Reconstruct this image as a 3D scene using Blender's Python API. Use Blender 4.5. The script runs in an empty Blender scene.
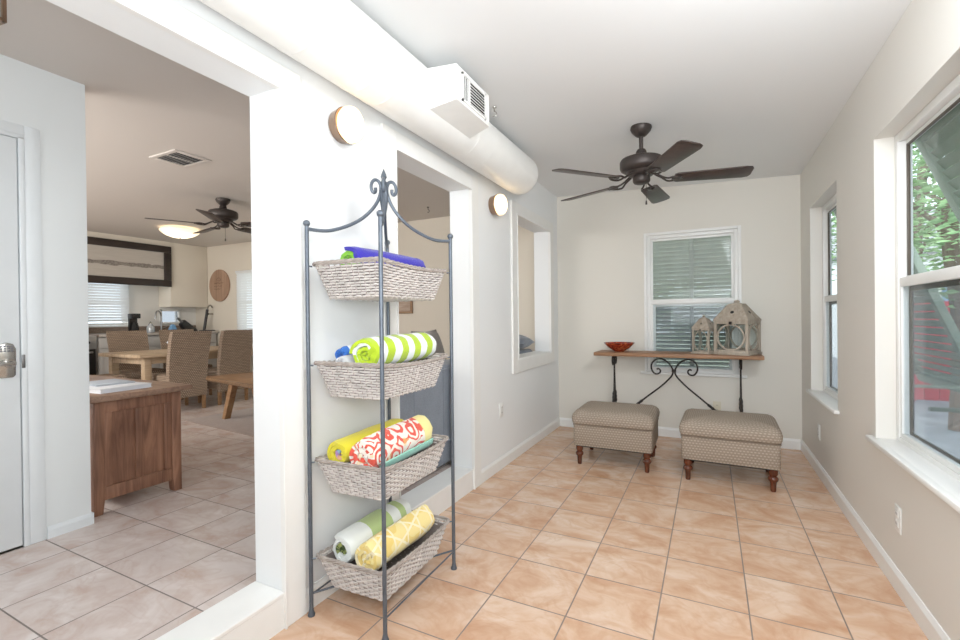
import bpy, bmesh, math, random
from mathutils import Vector, Matrix, noise
R = math.radians
PI = math.pi
sc = bpy.context.scene
COL = sc.collection
rnd = random.Random(7)

# ------------------------------------------------------------------ materials
def srgb(r, g, b):
    def f(c):
        c /= 255.0
        return c / 12.92 if c <= 0.04045 else ((c + 0.055) / 1.055) ** 2.4
    return (f(r), f(g), f(b), 1)

class NT:
    """small helper round a material's node tree"""
    def __init__(s, name):
        s.m = bpy.data.materials.new(name); s.m.use_nodes = True
        s.t = s.m.node_tree; s.t.nodes.clear()
        s.out = s.n('ShaderNodeOutputMaterial')
    def n(s, typ, **kw):
        nd = s.t.nodes.new(typ)
        for k, v in kw.items(): setattr(nd, k, v)
        return nd
    def l(s, a, b): s.t.links.new(a, b)
    def setin(s, inp, v):
        if hasattr(v, 'is_output'): s.l(v, inp)
        else: inp.default_value = v
    def math(s, op, a, b=0.0, c=None):
        nd = s.n('ShaderNodeMath', operation=op)
        s.setin(nd.inputs[0], a); s.setin(nd.inputs[1], b)
        if c is not None: s.setin(nd.inputs[2], c)
        return nd.outputs[0]
    def mix(s, fac, a, b, blend='MIX'):
        nd = s.n('ShaderNodeMix', data_type='RGBA', blend_type=blend)
        s.setin(nd.inputs[0], fac); s.setin(nd.inputs[6], a); s.setin(nd.inputs[7], b)
        return nd.outputs[2]
    def coord(s, which='Object'):
        return s.n('ShaderNodeTexCoord').outputs[which]
    def pos(s):
        return s.n('ShaderNodeNewGeometry').outputs['Position']
    def mapping(s, vec, scale=(1, 1, 1), loc=(0, 0, 0), rot=(0, 0, 0)):
        nd = s.n('ShaderNodeMapping'); s.l(vec, nd.inputs['Vector'])
        nd.inputs['Scale'].default_value = scale; nd.inputs['Location'].default_value = loc
        nd.inputs['Rotation'].default_value = rot
        return nd.outputs[0]
    def noise(s, vec, scale, detail=3, rough=0.5, dist=0.0, out='Fac'):
        nd = s.n('ShaderNodeTexNoise'); s.l(vec, nd.inputs['Vector'])
        nd.inputs['Scale'].default_value = scale; nd.inputs['Detail'].default_value = detail
        nd.inputs['Roughness'].default_value = rough; nd.inputs['Distortion'].default_value = dist
        return nd.outputs[out]
    def ramp(s, fac, stops):
        nd = s.n('ShaderNodeValToRGB'); s.setin(nd.inputs[0], fac)
        el = nd.color_ramp.elements
        while len(el) < len(stops): el.new(0.5)
        for e, (p, c) in zip(el, stops): e.position = p; e.color = c
        return nd.outputs[0]
    def sep(s, vec):
        nd = s.n('ShaderNodeSeparateXYZ'); s.l(vec, nd.inputs[0]); return nd.outputs
    def bsdf(s, col, rough=0.5, metal=0.0, bump=None, bstr=0.3, bdist=0.01, spec=0.5, sheen=0.0):
        p = s.n('ShaderNodeBsdfPrincipled')
        s.setin(p.inputs['Base Color'], col); s.setin(p.inputs['Roughness'], rough)
        p.inputs['Metallic'].default_value = metal
        p.inputs['Specular IOR Level'].default_value = spec
        if sheen: p.inputs['Sheen Weight'].default_value = sheen
        if bump is not None:
            b = s.n('ShaderNodeBump'); b.inputs['Strength'].default_value = bstr
            b.inputs['Distance'].default_value = bdist
            s.l(bump, b.inputs['Height']); s.l(b.outputs[0], p.inputs['Normal'])
        s.l(p.outputs[0], s.out.inputs[0])
        return p

def plain(name, col, rough=0.5, metal=0.0, var=0.06, scale=12, spec=0.5, bstr=0.0):
    t = NT(name)
    nz = t.noise(t.coord(), scale, 4)
    dark = tuple(c * (1 - var) for c in col[:3]) + (1,)
    lite = tuple(min(1, c * (1 + var)) for c in col[:3]) + (1,)
    c = t.ramp(nz, [(0.3, dark), (0.7, lite)])
    if bstr: t.bsdf(c, rough, metal, nz, bstr, 0.004, spec)
    else: t.bsdf(c, rough, metal, spec=spec)
    return t.m

def wall_mat(name, col):
    t = NT(name)
    nz = t.noise(t.pos(), 90, 3)
    big = t.noise(t.pos(), 1.3, 2)
    c = t.mix(t.math('MULTIPLY', big, 0.12), col, tuple(x * 0.9 for x in col[:3]) + (1,))
    t.bsdf(c, 0.62, 0, nz, 0.06, 0.003, 0.3)
    return t.m

def wood_mat(name, c1, c2, axis='X', scale=1.0, rough=0.45, plank=0.0, paxis='Y'):
    t = NT(name)
    co = t.coord()
    sc3 = {'X': (1.2, 14, 14), 'Y': (14, 1.2, 14), 'Z': (14, 14, 1.2)}[axis]
    m = t.mapping(co, tuple(v * scale for v in sc3))
    n1 = t.noise(m, 1.6, 6, 0.62, 1.2)
    n2 = t.noise(co, 3.0 * scale, 2)
    f = t.math('ADD', t.math('MULTIPLY', n1, 0.75), t.math('MULTIPLY', n2, 0.3))
    mid = tuple((a + b) / 2 for a, b in zip(c1, c2))
    c = t.ramp(f, [(0.36, c1), (0.52, mid), (0.68, c2)])
    if plank:
        xyz = t.sep(co); v = xyz['XYZ'.index(paxis)]
        u = t.math('DIVIDE', v, plank)
        fr = t.math('FRACT', u)
        wn = t.n('ShaderNodeTexWhiteNoise', noise_dimensions='1D'); t.l(t.math('FLOOR', u), wn.inputs['W'])
        c = t.mix(t.math('MULTIPLY', wn.outputs[0], 0.35), c, c1)
        gap = t.math('LESS_THAN', fr, 0.03)
        c = t.mix(t.math('MULTIPLY', gap, 0.75), c, (0.02, 0.012, 0.008, 1))
    t.bsdf(c, rough, 0, n1, 0.15, 0.003)
    return t.m

def tile_mat(name, x0, y0, pale, base, streak, grout, rough):
    t = NT(name)
    p = t.mapping(t.pos(), loc=(-x0, -y0, 0))
    b = t.n('ShaderNodeTexBrick', offset=0.0, squash=1.0)
    t.l(p, b.inputs['Vector'])
    b.inputs['Scale'].default_value = 1.0
    b.inputs['Brick Width'].default_value = 0.33; b.inputs['Row Height'].default_value = 0.33
    b.inputs['Mortar Size'].default_value = 0.0032; b.inputs['Mortar Smooth'].default_value = 0.15
    b.inputs['Color1'].default_value = (0, 0, 0, 1); b.inputs['Color2'].default_value = (1, 1, 1, 1)
    b.inputs['Mortar'].default_value = (0.5, 0.5, 0.5, 1); b.inputs['Bias'].default_value = 0
    bw = t.n('ShaderNodeSeparateColor'); t.l(b.outputs['Color'], bw.inputs[0]); rv = bw.outputs[0]
    off = t.n('ShaderNodeCombineXYZ')
    t.l(t.math('MULTIPLY', rv, 37.0), off.inputs[0]); t.l(t.math('MULTIPLY', rv, 71.0), off.inputs[1])
    add = t.n('ShaderNodeVectorMath', operation='ADD'); t.l(t.mapping(p, (3.0, 3.9, 1), rot=(0, 0, 0.6)), add.inputs[0]); t.l(off.outputs[0], add.inputs[1])
    n1 = t.noise(add.outputs[0], 1.15, 6, 0.6, 0.9)
    n2 = t.noise(add.outputs[0], 1.7, 3, 0.5, 1.2)
    c = t.ramp(n1, [(0.30, pale), (0.5, base), (0.72, streak)])
    vein = t.math('SUBTRACT', 1.0, t.math('MULTIPLY', t.math('ABSOLUTE', t.math('SUBTRACT', n2, 0.5)), 14.0))
    vein = t.math('MULTIPLY', t.math('MAXIMUM', vein, 0.0), 0.28)
    c = t.mix(vein, c, streak)
    c = t.mix(t.math('MULTIPLY', rv, 0.16), c, base)
    c = t.mix(b.outputs['Fac'], c, grout)
    h = t.math('SUBTRACT', 1.0, b.outputs['Fac'])
    r = t.math('ADD', t.math('MULTIPLY', b.outputs['Fac'], 0.5), rough)
    t.bsdf(c, r, 0, h, 0.35, 0.002, 0.45)
    return t.m

def fabric_mat(name, col, scale=160, var=0.12, rough=0.9, sheen=0.3):
    t = NT(name)
    nz = t.noise(t.coord(), scale, 2)
    n2 = t.noise(t.coord(), 9, 3)
    f = t.math('ADD', t.math('MULTIPLY', nz, 0.6), t.math('MULTIPLY', n2, 0.4))
    d = tuple(c * (1 - var) for c in col[:3]) + (1,); l = tuple(min(1, c * (1 + var)) for c in col[:3]) + (1,)
    t.bsdf(t.ramp(f, [(0.35, d), (0.65, l)]), rough, 0, nz, 0.5, 0.003, 0.2, sheen)
    return t.m

def ottoman_mat(name):
    # taupe cloth with rows of small pale dashes
    t = NT(name)
    uv = t.sep(t.coord('UV'))
    u, v = uv[0], uv[1]
    row = t.math('DIVIDE', v, 0.019)
    half = t.math('MULTIPLY', t.math('FLOORED_MODULO', t.math('FLOOR', row), 2.0), 0.5)
    uu = t.math('FRACT', t.math('ADD', t.math('DIVIDE', u, 0.022), half))
    vv = t.math('FRACT', row)
    da = t.math('LESS_THAN', t.math('ABSOLUTE', t.math('SUBTRACT', uu, 0.5)), 0.27)
    db = t.math('LESS_THAN', t.math('ABSOLUTE', t.math('SUBTRACT', vv, 0.5)), 0.2)
    dash = t.math('MULTIPLY', da, db)
    band = t.math('LESS_THAN', vv, 0.14)
    nz = t.noise(t.coord('UV'), 260, 2)
    c = t.mix(nz, srgb(138, 123, 109), srgb(160, 145, 130))
    c = t.mix(t.math('MULTIPLY', band, 0.35), c, srgb(124, 110, 96))
    c = t.mix(t.math('MULTIPLY', dash, 0.5), c, srgb(204, 193, 176))
    t.bsdf(c, 0.9, 0, t.math('ADD', nz, dash), 0.3, 0.002, 0.2)
    return t.m

def wicker_mat(name, c1, c2):
    t = NT(name)
    co = t.coord()
    x = t.sep(co)
    s = t.math('ADD', x[0], x[1])
    row = t.math('DIVIDE', x[2], 0.02)
    ph = t.math('MULTIPLY', t.math('FLOORED_MODULO', t.math('FLOOR', row), 2.0), PI)
    wv = t.math('SINE', t.math('ADD', t.math('MULTIPLY', s, 260.0), ph))
    rv = t.math('ABSOLUTE', t.math('SINE', t.math('MULTIPLY', row, PI)))
    h = t.math('MULTIPLY', t.math('ADD', t.math('MULTIPLY', wv, 0.35), 0.65), rv)
    nz = t.noise(t.mapping(co, (8, 8, 60)), 1.5, 4)
    f = t.math('ADD', t.math('MULTIPLY', h, 0.6), t.math('MULTIPLY', nz, 0.5))
    c = t.ramp(f, [(0.2, tuple(v * 0.55 for v in c1[:3]) + (1,)), (0.5, c1), (0.85, c2)])
    t.bsdf(c, 0.75, 0, h, 0.7, 0.006, 0.3)
    return t.m

def glass_mat(name, tint=(0.96, 0.98, 0.98, 1), refl=0.12):
    t = NT(name)
    a = t.n('ShaderNodeBsdfTransparent'); a.inputs[0].default_value = tint
    g = t.n('ShaderNodeBsdfGlossy'); g.inputs['Roughness'].default_value = 0.03
    fr = t.n('ShaderNodeLayerWeight'); fr.inputs['Blend'].default_value = 0.5
    m = t.n('ShaderNodeMixShader')
    t.l(t.math('ADD', 0.006, t.math('MULTIPLY', t.math('POWER', fr.outputs['Facing'], 4.0), refl)), m.inputs[0]); t.l(a.outputs[0], m.inputs[1]); t.l(g.outputs[0], m.inputs[2])
    t.l(m.outputs[0], t.out.inputs[0])
    return t.m

def screen_mat(name):
    t = NT(name)
    a = t.n('ShaderNodeBsdfTransparent'); a.inputs[0].default_value = (1, 1, 1, 1)
    d = t.n('ShaderNodeBsdfDiffuse'); d.inputs[0].default_value = srgb(150, 156, 165)
    nz = t.noise(t.coord(), 400, 1)
    m = t.n('ShaderNodeMixShader'); t.l(t.math('ADD', 0.30, t.math('MULTIPLY', nz, 0.08)), m.inputs[0])
    t.l(a.outputs[0], m.inputs[1]); t.l(d.outputs[0], m.inputs[2]); t.l(m.outputs[0], t.out.inputs[0])
    return t.m

def glow_mat(name, col, strength, base, axis, radius):
    # frosted glass, hottest on the axis through the bulb
    t = NT(name)
    p = t.n('ShaderNodeBsdfPrincipled'); p.inputs['Base Color'].default_value = base
    p.inputs['Roughness'].default_value = 0.35
    x = t.sep(t.coord()); o = [x[i] for i in range(3) if i != axis]
    r = t.math('SQRT', t.math('ADD', t.math('MULTIPLY', o[0], o[0]), t.math('MULTIPLY', o[1], o[1])))
    f = t.math('MAXIMUM', t.math('SUBTRACT', 1.0, t.math('DIVIDE', r, radius)), 0.0)
    p.inputs['Emission Color'].default_value = col
    t.l(t.math('MULTIPLY', t.math('ADD', t.math('POWER', f, 1.3), 0.12), strength), p.inputs['Emission Strength'])
    t.l(p.outputs[0], t.out.inputs[0])
    return t.m

def leaf_mat(name, c1, c2):
    t = NT(name)
    f = t.noise(t.coord(), 3.0, 3)
    t.bsdf(t.ramp(f, [(0.3, c1), (0.7, c2)]), 0.6)
    return t.m

WHITE_WALL = wall_mat('painted_wall', srgb(238, 240, 240))
BEIGE_WALL = wall_mat('cream_wall', srgb(228, 219, 203))
CEIL = wall_mat('ceiling_paint', srgb(232, 233, 233))
CEIL_IN = wall_mat('house_ceiling_paint', srgb(214, 207, 200))
TRIM = plain('white_gloss_trim', srgb(238, 238, 235), 0.35, var=0.015)
DUCTW = plain('duct_white', srgb(240, 240, 236), 0.4, var=0.02)
DOORW = plain('door_white', srgb(226, 232, 235), 0.4, var=0.015)
TILE = tile_mat('terracotta_tile', 0.3135, 2.109, srgb(229, 205, 184), srgb(215, 178, 149), srgb(191, 140, 103), srgb(130, 116, 106), 0.27)
TILE_IN = tile_mat('cool_lit_tile', -0.903, 1.042, srgb(222, 212, 207), srgb(207, 193, 186), srgb(188, 160, 146), srgb(122, 112, 106), 0.27)  # paler copy of the porch tile, cooler light put into its colour
IRON = plain('grey_iron', srgb(92, 100, 110), 0.45, 0.55, var=0.1, scale=40)
BLACKIRON = plain('black_iron', srgb(44, 38, 35), 0.5, 0.4, var=0.15, scale=60, bstr=0.2)
FANMETAL = plain('fan_bronze', srgb(62, 55, 52), 0.45, 0.5, var=0.1)
FANBLADE = wood_mat('fan_blade_wood', srgb(40, 30, 27), srgb(66, 52, 47), 'X', 1.5, 0.4)
BRONZE = plain('brushed_bronze', srgb(150, 124, 104), 0.3, 0.9, var=0.08)
CHROME = plain('satin_nickel', srgb(178, 176, 170), 0.25, 0.95, var=0.05)
BLACK = plain('black_plastic', srgb(26, 25, 25), 0.4, var=0.1)
VOID = plain('dark_inside', srgb(30, 29, 28), 0.8, var=0.1)
OTTO = ottoman_mat('dashed_upholstery')
LEGWOOD = wood_mat('turned_leg_wood', srgb(62, 28, 16), srgb(104, 52, 30), 'Z', 2, 0.25)
CONSOLE = wood_mat('console_oak', srgb(122, 82, 54), srgb(172, 128, 92), 'X', 1.2, 0.5)
LANTERNW = wood_mat('weathered_wood', srgb(146, 132, 116), srgb(190, 178, 162), 'Z', 1.6, 0.8)
CABWOOD = wood_mat('cabinet_wood', srgb(94, 60, 45), srgb(164, 118, 92), 'Z', 1.0, 0.45)
CABTOP = wood_mat('cabinet_top_wood', srgb(112, 84, 68), srgb(160, 128, 106), 'X', 1.0, 0.4)
TABLEW = wood_mat('pale_table_wood', srgb(168, 142, 112), srgb(206, 184, 156), 'Y', 1.0, 0.5, 0.14, 'X')
BENCHW = wood_mat('brown_table_wood', srgb(122, 88, 58), srgb(172, 134, 96), 'X', 1.0, 0.5, 0.12, 'Y')
SIGNW = wood_mat('sign_wood', srgb(146, 112, 88), srgb(190, 156, 130), 'Z', 0.8, 0.6, 0.07, 'X')
DARKFRAME = wood_mat('dark_frame_wood', srgb(24, 18, 17), srgb(52, 40, 36), 'Y', 1.0, 0.4)
WICK = plain('grey_willow', srgb(200, 193, 188), 0.7, var=0.16, scale=30)
WICKD = plain('dark_willow', srgb(160, 150, 142), 0.75, var=0.2, scale=30)
WCHAIR = wicker_mat('brown_wicker', srgb(140, 120, 102), srgb(190, 170, 150))
GLASS = glass_mat('clear_glass')
GLASSD = glass_mat('window_glass', (0.90, 0.93, 0.94, 1), 0.2)
SCREEN = screen_mat('insect_screen')
ALU = plain('bronze_aluminium', srgb(84, 74, 64), 0.5, 0.3, var=0.05)
SHUT = plain('shutter_green_grey', srgb(128, 140, 122), 0.6, var=0.06)
SHUTB = plain('shutter_pale_grey', srgb(188, 188, 178), 0.6, var=0.06)
SOFA = fabric_mat('slate_slipcover', srgb(120, 127, 138))
PILLOWG = fabric_mat('grey_pillow', srgb(150, 144, 138))
RUGM = fabric_mat('taupe_rug', srgb(140, 122, 112), 60)
IVORY = plain('ivory_plastic', srgb(214, 206, 184), 0.4, var=0.02)
WPLAST = plain('white_plastic', srgb(232, 232, 228), 0.4, var=0.02)
STONE = plain('granite', srgb(128, 112, 100), 0.3, var=0.3, scale=90)
COUNTERW = plain('counter_edge', srgb(190, 184, 176), 0.35, var=0.12, scale=60)
KCAB = plain('grey_cabinet_paint', srgb(190, 188, 184), 0.5, var=0.03)
BLIND = plain('blind_slat', srgb(236, 238, 238), 0.5, var=0.02)
STEEL = plain('stainless', srgb(170, 172, 174), 0.3, 0.85, var=0.05)
CLOTHB = fabric_mat('blue_cloth', srgb(110, 160, 205))
PAPER = plain('paper_white', srgb(226, 230, 236), 0.5, var=0.02)
PAPERB = plain('book_grey_blue', srgb(170, 180, 192), 0.5, var=0.04)

# ------------------------------------------------------------------ mesh helpers
def BM(): return bmesh.new()
def merge(dst, src, M=None):
    if M is not None: bmesh.ops.transform(src, matrix=M, verts=src.verts)
    me = bpy.data.meshes.new('tmp'); src.to_mesh(me); src.free()
    dst.from_mesh(me); bpy.data.meshes.remove(me)
def add_box(bm, lo, hi, bev=0.0, M=None, seg=2):
    b = BM()
    vs = [b.verts.new((x, y, z)) for z in (lo[2], hi[2]) for y in (lo[1], hi[1]) for x in (lo[0], hi[0])]
    for f in ((0, 2, 3, 1), (4, 5, 7, 6), (0, 1, 5, 4), (2, 6, 7, 3), (1, 3, 7, 5), (0, 4, 6, 2)):
        b.faces.new([vs[i] for i in f])
    if bev > 0:
        bmesh.ops.bevel(b, geom=list(b.edges), offset=bev, segments=seg, profile=0.5, affect='EDGES')
    merge(bm, b, M)
def add_lathe(bm, prof, seg=24, M=None):
    b = BM(); rings = []
    for r, z in prof:
        if r < 1e-6: rings.append([b.verts.new((0, 0, z))])
        else: rings.append([b.verts.new((r * math.cos(2 * PI * k / seg), r * math.sin(2 * PI * k / seg), z)) for k in range(seg)])
    for a, c in zip(rings, rings[1:]):
        for k in range(seg):
            k2 = (k + 1) % seg
            if len(a) == 1 and len(c) == 1: continue
            if len(a) == 1: b.faces.new((a[0], c[k2], c[k]))
            elif len(c) == 1: b.faces.new((a[k], a[k2], c[0]))
            else: b.faces.new((a[k], a[k2], c[k2], c[k]))
    if len(rings[0]) > 1: b.faces.new(list(reversed(rings[0])))
    if len(rings[-1]) > 1: b.faces.new(rings[-1])
    bmesh.ops.recalc_face_normals(b, faces=b.faces)
    merge(bm, b, M)
def add_tube(bm, pts, r, seg=8, closed=False, M=None):
    pts = [Vector(p) for p in pts]; n = len(pts)
    b = BM(); rings = []; up = None
    for i, p in enumerate(pts):
        if closed: d = pts[(i + 1) % n] - pts[i - 1]
        else: d = pts[min(i + 1, n - 1)] - pts[max(i - 1, 0)]
        d.normalize()
        if up is None:
            up = Vector((0, 0, 1)) if abs(d.z) < 0.9 else Vector((1, 0, 0))
        a = d.cross(up)
        if a.length < 1e-6: a = d.cross(Vector((0.3, 1, 0.2)))
        a.normalize(); u = a.cross(d).normalized(); up = u
        rr = r[i] if isinstance(r, (list, tuple)) else r
        rings.append([b.verts.new(p + (a * math.cos(2 * PI * k / seg) + u * math.sin(2 * PI * k / seg)) * rr) for k in range(seg)])
    rng = range(n) if closed else range(n - 1)
    for i in rng:
        A, B = rings[i], rings[(i + 1) % n]
        for k in range(seg):
            b.faces.new((A[k], B[k], B[(k + 1) % seg], A[(k + 1) % seg]))
    if not closed:
        b.faces.new(rings[0]); b.faces.new(list(reversed(rings[-1])))
    bmesh.ops.recalc_face_normals(b, faces=b.faces)
    merge(bm, b, M)
def add_ball(bm, c, r, M=None, sx=1, sy=1, sz=1, sub=2):
    b = BM(); bmesh.ops.create_icosphere(b, subdivisions=sub, radius=r)
    bmesh.ops.transform(b, matrix=Matrix.Translation(c) @ Matrix.Diagonal((sx, sy, sz, 1)), verts=b.verts)
    merge(bm, b, M)
def add_prism(bm, poly, lo, hi, axis='Z', M=None, bev=0.0):
    """polygon extruded from lo to hi along an axis; poly gives the two other coordinates in cyclic order"""
    def P(u, v, w):
        return {'Z': (u, v, w), 'X': (w, u, v), 'Y': (u, w, v)}[axis]
    b = BM()
    A = [b.verts.new(P(u, v, lo)) for u, v in poly]; B = [b.verts.new(P(u, v, hi)) for u, v in poly]
    b.faces.new(A); b.faces.new(list(reversed(B))); n = len(poly)
    for i in range(n): b.faces.new((A[i], B[i], B[(i + 1) % n], A[(i + 1) % n]))
    bmesh.ops.recalc_face_normals(b, faces=b.faces)
    if bev: bmesh.ops.bevel(b, geom=list(b.edges), offset=bev, segments=2, profile=0.5, affect='EDGES')
    merge(bm, b, M)
def smooth_pts(pts, k=6, closed=False):
    """Catmull-Rom through pts"""
    P = [Vector(p) for p in pts]; n = len(P); out = []
    for i in range(n if closed else n - 1):
        if closed: a, b, c, d = P[i - 1], P[i], P[(i + 1) % n], P[(i + 2) % n]
        else: a, b, c, d = P[max(i - 1, 0)], P[i], P[i + 1], P[min(i + 2, n - 1)]
        for j in range(k):
            t = j / k
            out.append(0.5 * ((2 * b) + (c - a) * t + (2 * a - 5 * b + 4 * c - d) * t * t + (3 * b - a - 3 * c + d) * t ** 3))
    if not closed: out.append(P[-1])
    return out
def obj(name, bm, mat, parent=None, loc=None, smooth=True, ang=38, rotz=0.0):
    me = bpy.data.meshes.new(name)
    bm.to_mesh(me); bm.free()
    for m in (mat if isinstance(mat, (list, tuple)) else [mat]): me.materials.append(m)
    if smooth:
        for p in me.polygons: p.use_smooth = True
        me.set_sharp_from_angle(angle=R(ang))
    o = bpy.data.objects.new(name, me); COL.objects.link(o)
    if parent is not None: o.parent = parent
    if loc is not None: o.location = loc
    if rotz: o.rotation_euler = (0, 0, rotz)
    return o
def tag(o, label, cat, group=None, kind=None):
    o['label'] = label; o['category'] = cat
    if group: o['group'] = group
    if kind: o['kind'] = kind
    return o
def thing(name, label, cat, loc, rotz=0.0, group=None):
    o = bpy.data.objects.new(name, None); o.empty_display_size = 0.1
    COL.objects.link(o); o.location = loc; o.rotation_euler = (0, 0, rotz)
    return tag(o, label, cat, group)
def struct(name, bm, mat, parent=None, smooth=False, label=None, cat=None):
    o = obj(name, bm, mat, parent, smooth=smooth)
    if parent is None:
        o['kind'] = 'structure'
        if label: o['label'] = label; o['category'] = cat or 'structure'
    return o
def sroot(name, label, cat, loc=(0, 0, 0)):
    o = bpy.data.objects.new(name, None); COL.objects.link(o); o.location = loc
    o['kind'] = 'structure'; o['label'] = label; o['category'] = cat
    return o
def dup(root, loc, rotz, label, group=None):
    r = root.copy(); COL.objects.link(r); r.location = loc; r.rotation_euler = (0, 0, rotz); r['label'] = label
    if group: r['group'] = group
    for ch in list(root.children):
        c = ch.copy(); COL.objects.link(c); c.parent = r
        for g in list(ch.children):
            d = g.copy(); COL.objects.link(d); d.parent = c
    return r
def TR(x, y, z): return Matrix.Translation((x, y, z))
def RZ(a): return Matrix.Rotation(a, 4, 'Z')
def RX(a): return Matrix.Rotation(a, 4, 'X')
def RY(a): return Matrix.Rotation(a, 4, 'Y')

# ------------------------------------------------------------------ the setting
W = 2.224; YB = 4.89; FI = 0.12; HI = 2.47
def porch_z(x): return 2.53 - 0.04 * x
b = BM(); add_box(b, (-0.02, -1.7, -0.12), (W + 0.05, YB + 0.05, 0)); struct('floor', b, TILE, label='peach marbled tile floor of the enclosed porch', cat='floor')
b = BM(); add_box(b, (-6.7, -1.7, -0.12), (-0.155, YB + 0.05, FI)); struct('floor_house', b, TILE_IN, label='tile floor of the room beyond the wide opening, its colour paled for cooler light', cat='floor')
O1 = (-0.9, 1.238); O2 = (1.963, 2.83); O3 = (3.67, 4.58)
b = BM()
add_box(b, (-0.16, -1.7, -0.1), (0, O1[0], 2.6))
add_box(b, (-0.16, O1[0], 2.11), (0, O1[1], 2.6))
add_box(b, (-0.16, O1[0], -0.1), (0, O1[1], FI + 0.006))
add_box(b, (-0.16, O1[1], -0.1), (0, O2[0], 2.6))
add_box(b, (-0.16, O2[0], -0.1), (0, O2[1], FI + 0.006))
add_box(b, (-0.16, O2[0], 2.11), (0, O2[1], 2.6))
add_box(b, (-0.16, O2[1], -0.1), (0, O3[0], 2.6))
add_box(b, (-0.16, O3[0], -0.1), (0, O3[1], 0.835))
add_box(b, (-0.16, O3[0], 2.10), (0, O3[1], 2.6))
add_box(b, (-0.16, O3[1], -0.1), (0, YB, 2.6))
struct('wall_left', b, WHITE_WALL, label='white wall on the left of the porch with three openings', cat='wall')
# window openings
BW = (0.925, 1.745, 0.625, 2.02)      # back window x0,x1,z0,z1
HW = (-5.42, -4.55, 0.98, 2.02)
b = BM()
def wall_y(b, y0, y1, x0, x1, z0, z1, hole=None):
    if hole is None: add_box(b, (x0, y0, z0), (x1, y1, z1)); return
    a, c, d, e = hole
    add_box(b, (x0, y0, z0), (a, y1, z1)); add_box(b, (c, y0, z0), (x1, y1, z1))
    add_box(b, (a, y0, z0), (c, y1, d)); add_box(b, (a, y0, e), (c, y1, z1))
def wall_x(b, x0, x1, y0, y1, z0, z1, holes):
    prev = y0
    for a, c, d, e in holes:
        add_box(b, (x0, prev, z0), (x1, a, z1))
        add_box(b, (x0, a, z0), (x1, c, d)); add_box(b, (x0, a, e), (x1, c, z1))
        prev = c
    add_box(b, (x0, prev, z0), (x1, y1, z1))
wall_y(b, YB, YB + 0.16, -0.08, W + 0.2, -0.1, 2.6, BW)
struct('wall_back', b, wall_mat('back_wall_paint', srgb(224, 220, 210)), label='off-white back wall of the porch with one window', cat='wall')
b = BM(); wall_y(b, YB, YB + 0.16, -6.75, -0.08, -0.1, 2.6, HW)
struct('wall_house_end', b, BEIGE_WALL, label='cream end wall of the dining room and kitchen', cat='wall')
W1 = (1.97, 2.87, 0.577, 2.055); W2 = (3.615, 4.47, 0.577, 2.055)
b = BM(); wall_x(b, W, W + 0.136, -1.7, YB + 0.1, -0.1, 2.6, [W1, W2])
struct('wall_right', b, wall_mat('right_wall_paint', srgb(226, 222, 214)), label='right wall of the porch with two deep-set windows', cat='wall')
b = BM(); add_box(b, (-6.75, -1.82, -0.1), (W + 0.2, -1.68, 2.6)); struct('wall_front', b, WHITE_WALL, label='white wall behind the viewer', cat='wall')
KW = (3.28, 3.84, 1.13, 2.0); KS = (4.30, 4.62, 1.16, 1.40)
b = BM(); wall_x(b, -6.7, -6.55, -1.7, YB + 0.1, -0.1, 2.6, [KW, KS])
struct('wall_kitchen', b, wall_mat('kitchen_wall_paint', srgb(232, 230, 224)), label='pale kitchen wall behind the counter', cat='wall')
# door wall: stub with a door in it
DO = (0.1, 0.972, FI, 2.1)
b = BM(); wall_x(b, -1.59, -1.47, -1.7, 1.233, -0.1, 2.6, [DO])
struct('wall_hall', b, wall_mat('hall_wall_paint', srgb(226, 231, 232)), label='short white wall holding the white door', cat='wall')
b = BM()
add_prism(b, [(-0.16, porch_z(0) + 0.006), (W + 0.14, porch_z(W + 0.14)), (W + 0.14, 2.75), (-0.16, 2.75)], -1.8, YB + 0.1, 'Y')
struct('ceiling', b, CEIL, label='smooth white sloping ceiling of the porch', cat='ceiling')
b = BM(); add_box(b, (-6.75, -1.8, HI), (-0.155, YB + 0.1, 2.7)); struct('ceiling_house', b, CEIL_IN, label='flat pale ceiling of the dining room', cat='ceiling')
# trims -------------------------------------------------------------
def casing(n, y0, y1, z0, z1, w, label, bottom=False, x=0.0, t=0.018):
    b = BM()
    add_box(b, (x, y0 - w, z0 if not bottom else z0 - w), (x + t, y0, z1 + w * 0.9), 0.003)
    add_box(b, (x, y1, z0 if not bottom else z0 - w), (x + t, y1 + w, z1 + w * 0.9), 0.003)
    add_box(b, (x, y0, z1), (x + t, y1, z1 + w * 0.9), 0.003)
    if bottom: add_box(b, (x, y0, z0 - w), (x + t, y1, z0), 0.003)
    # thin inner stop bead
    add_box(b, (x - 0.001, y0 + 0.0, z0), (x + t + 0.006, y0 + 0.008, z1 - 0.008), 0.002)
    add_box(b, (x - 0.001, y1 - 0.008, z0), (x + t + 0.006, y1, z1 - 0.008), 0.002)
    add_box(b, (x - 0.001, y0, z1 - 0.008), (x + t + 0.006, y1, z1), 0.002)
    return struct('trim_%d' % n, b, TRIM, label=label, cat='trim')
casing(1, O1[0], O1[1], 0.0, 2.11, 0.1, 'flat white casing round the wide opening to the dining room')
casing(2, O2[0], O2[1], 0.0, 2.11, 0.105, 'flat white casing round the opening behind the towel rack')
casing(3, O3[0], O3[1], 0.835, 2.10, 0.11, 'flat white casing round the small interior opening near the back', bottom=True)
b = BM(); add_box(b, (-0.162, O1[0], FI + 0.004), (0.012, O1[1] - 0.001, FI + 0.022), 0.004); add_box(b, (0.0, O1[0], 0), (0.01, O1[1] - 0.001, FI + 0.004))
struct('trim_4', b, TRIM, label='white painted threshold of the wide opening', cat='trim')
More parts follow.
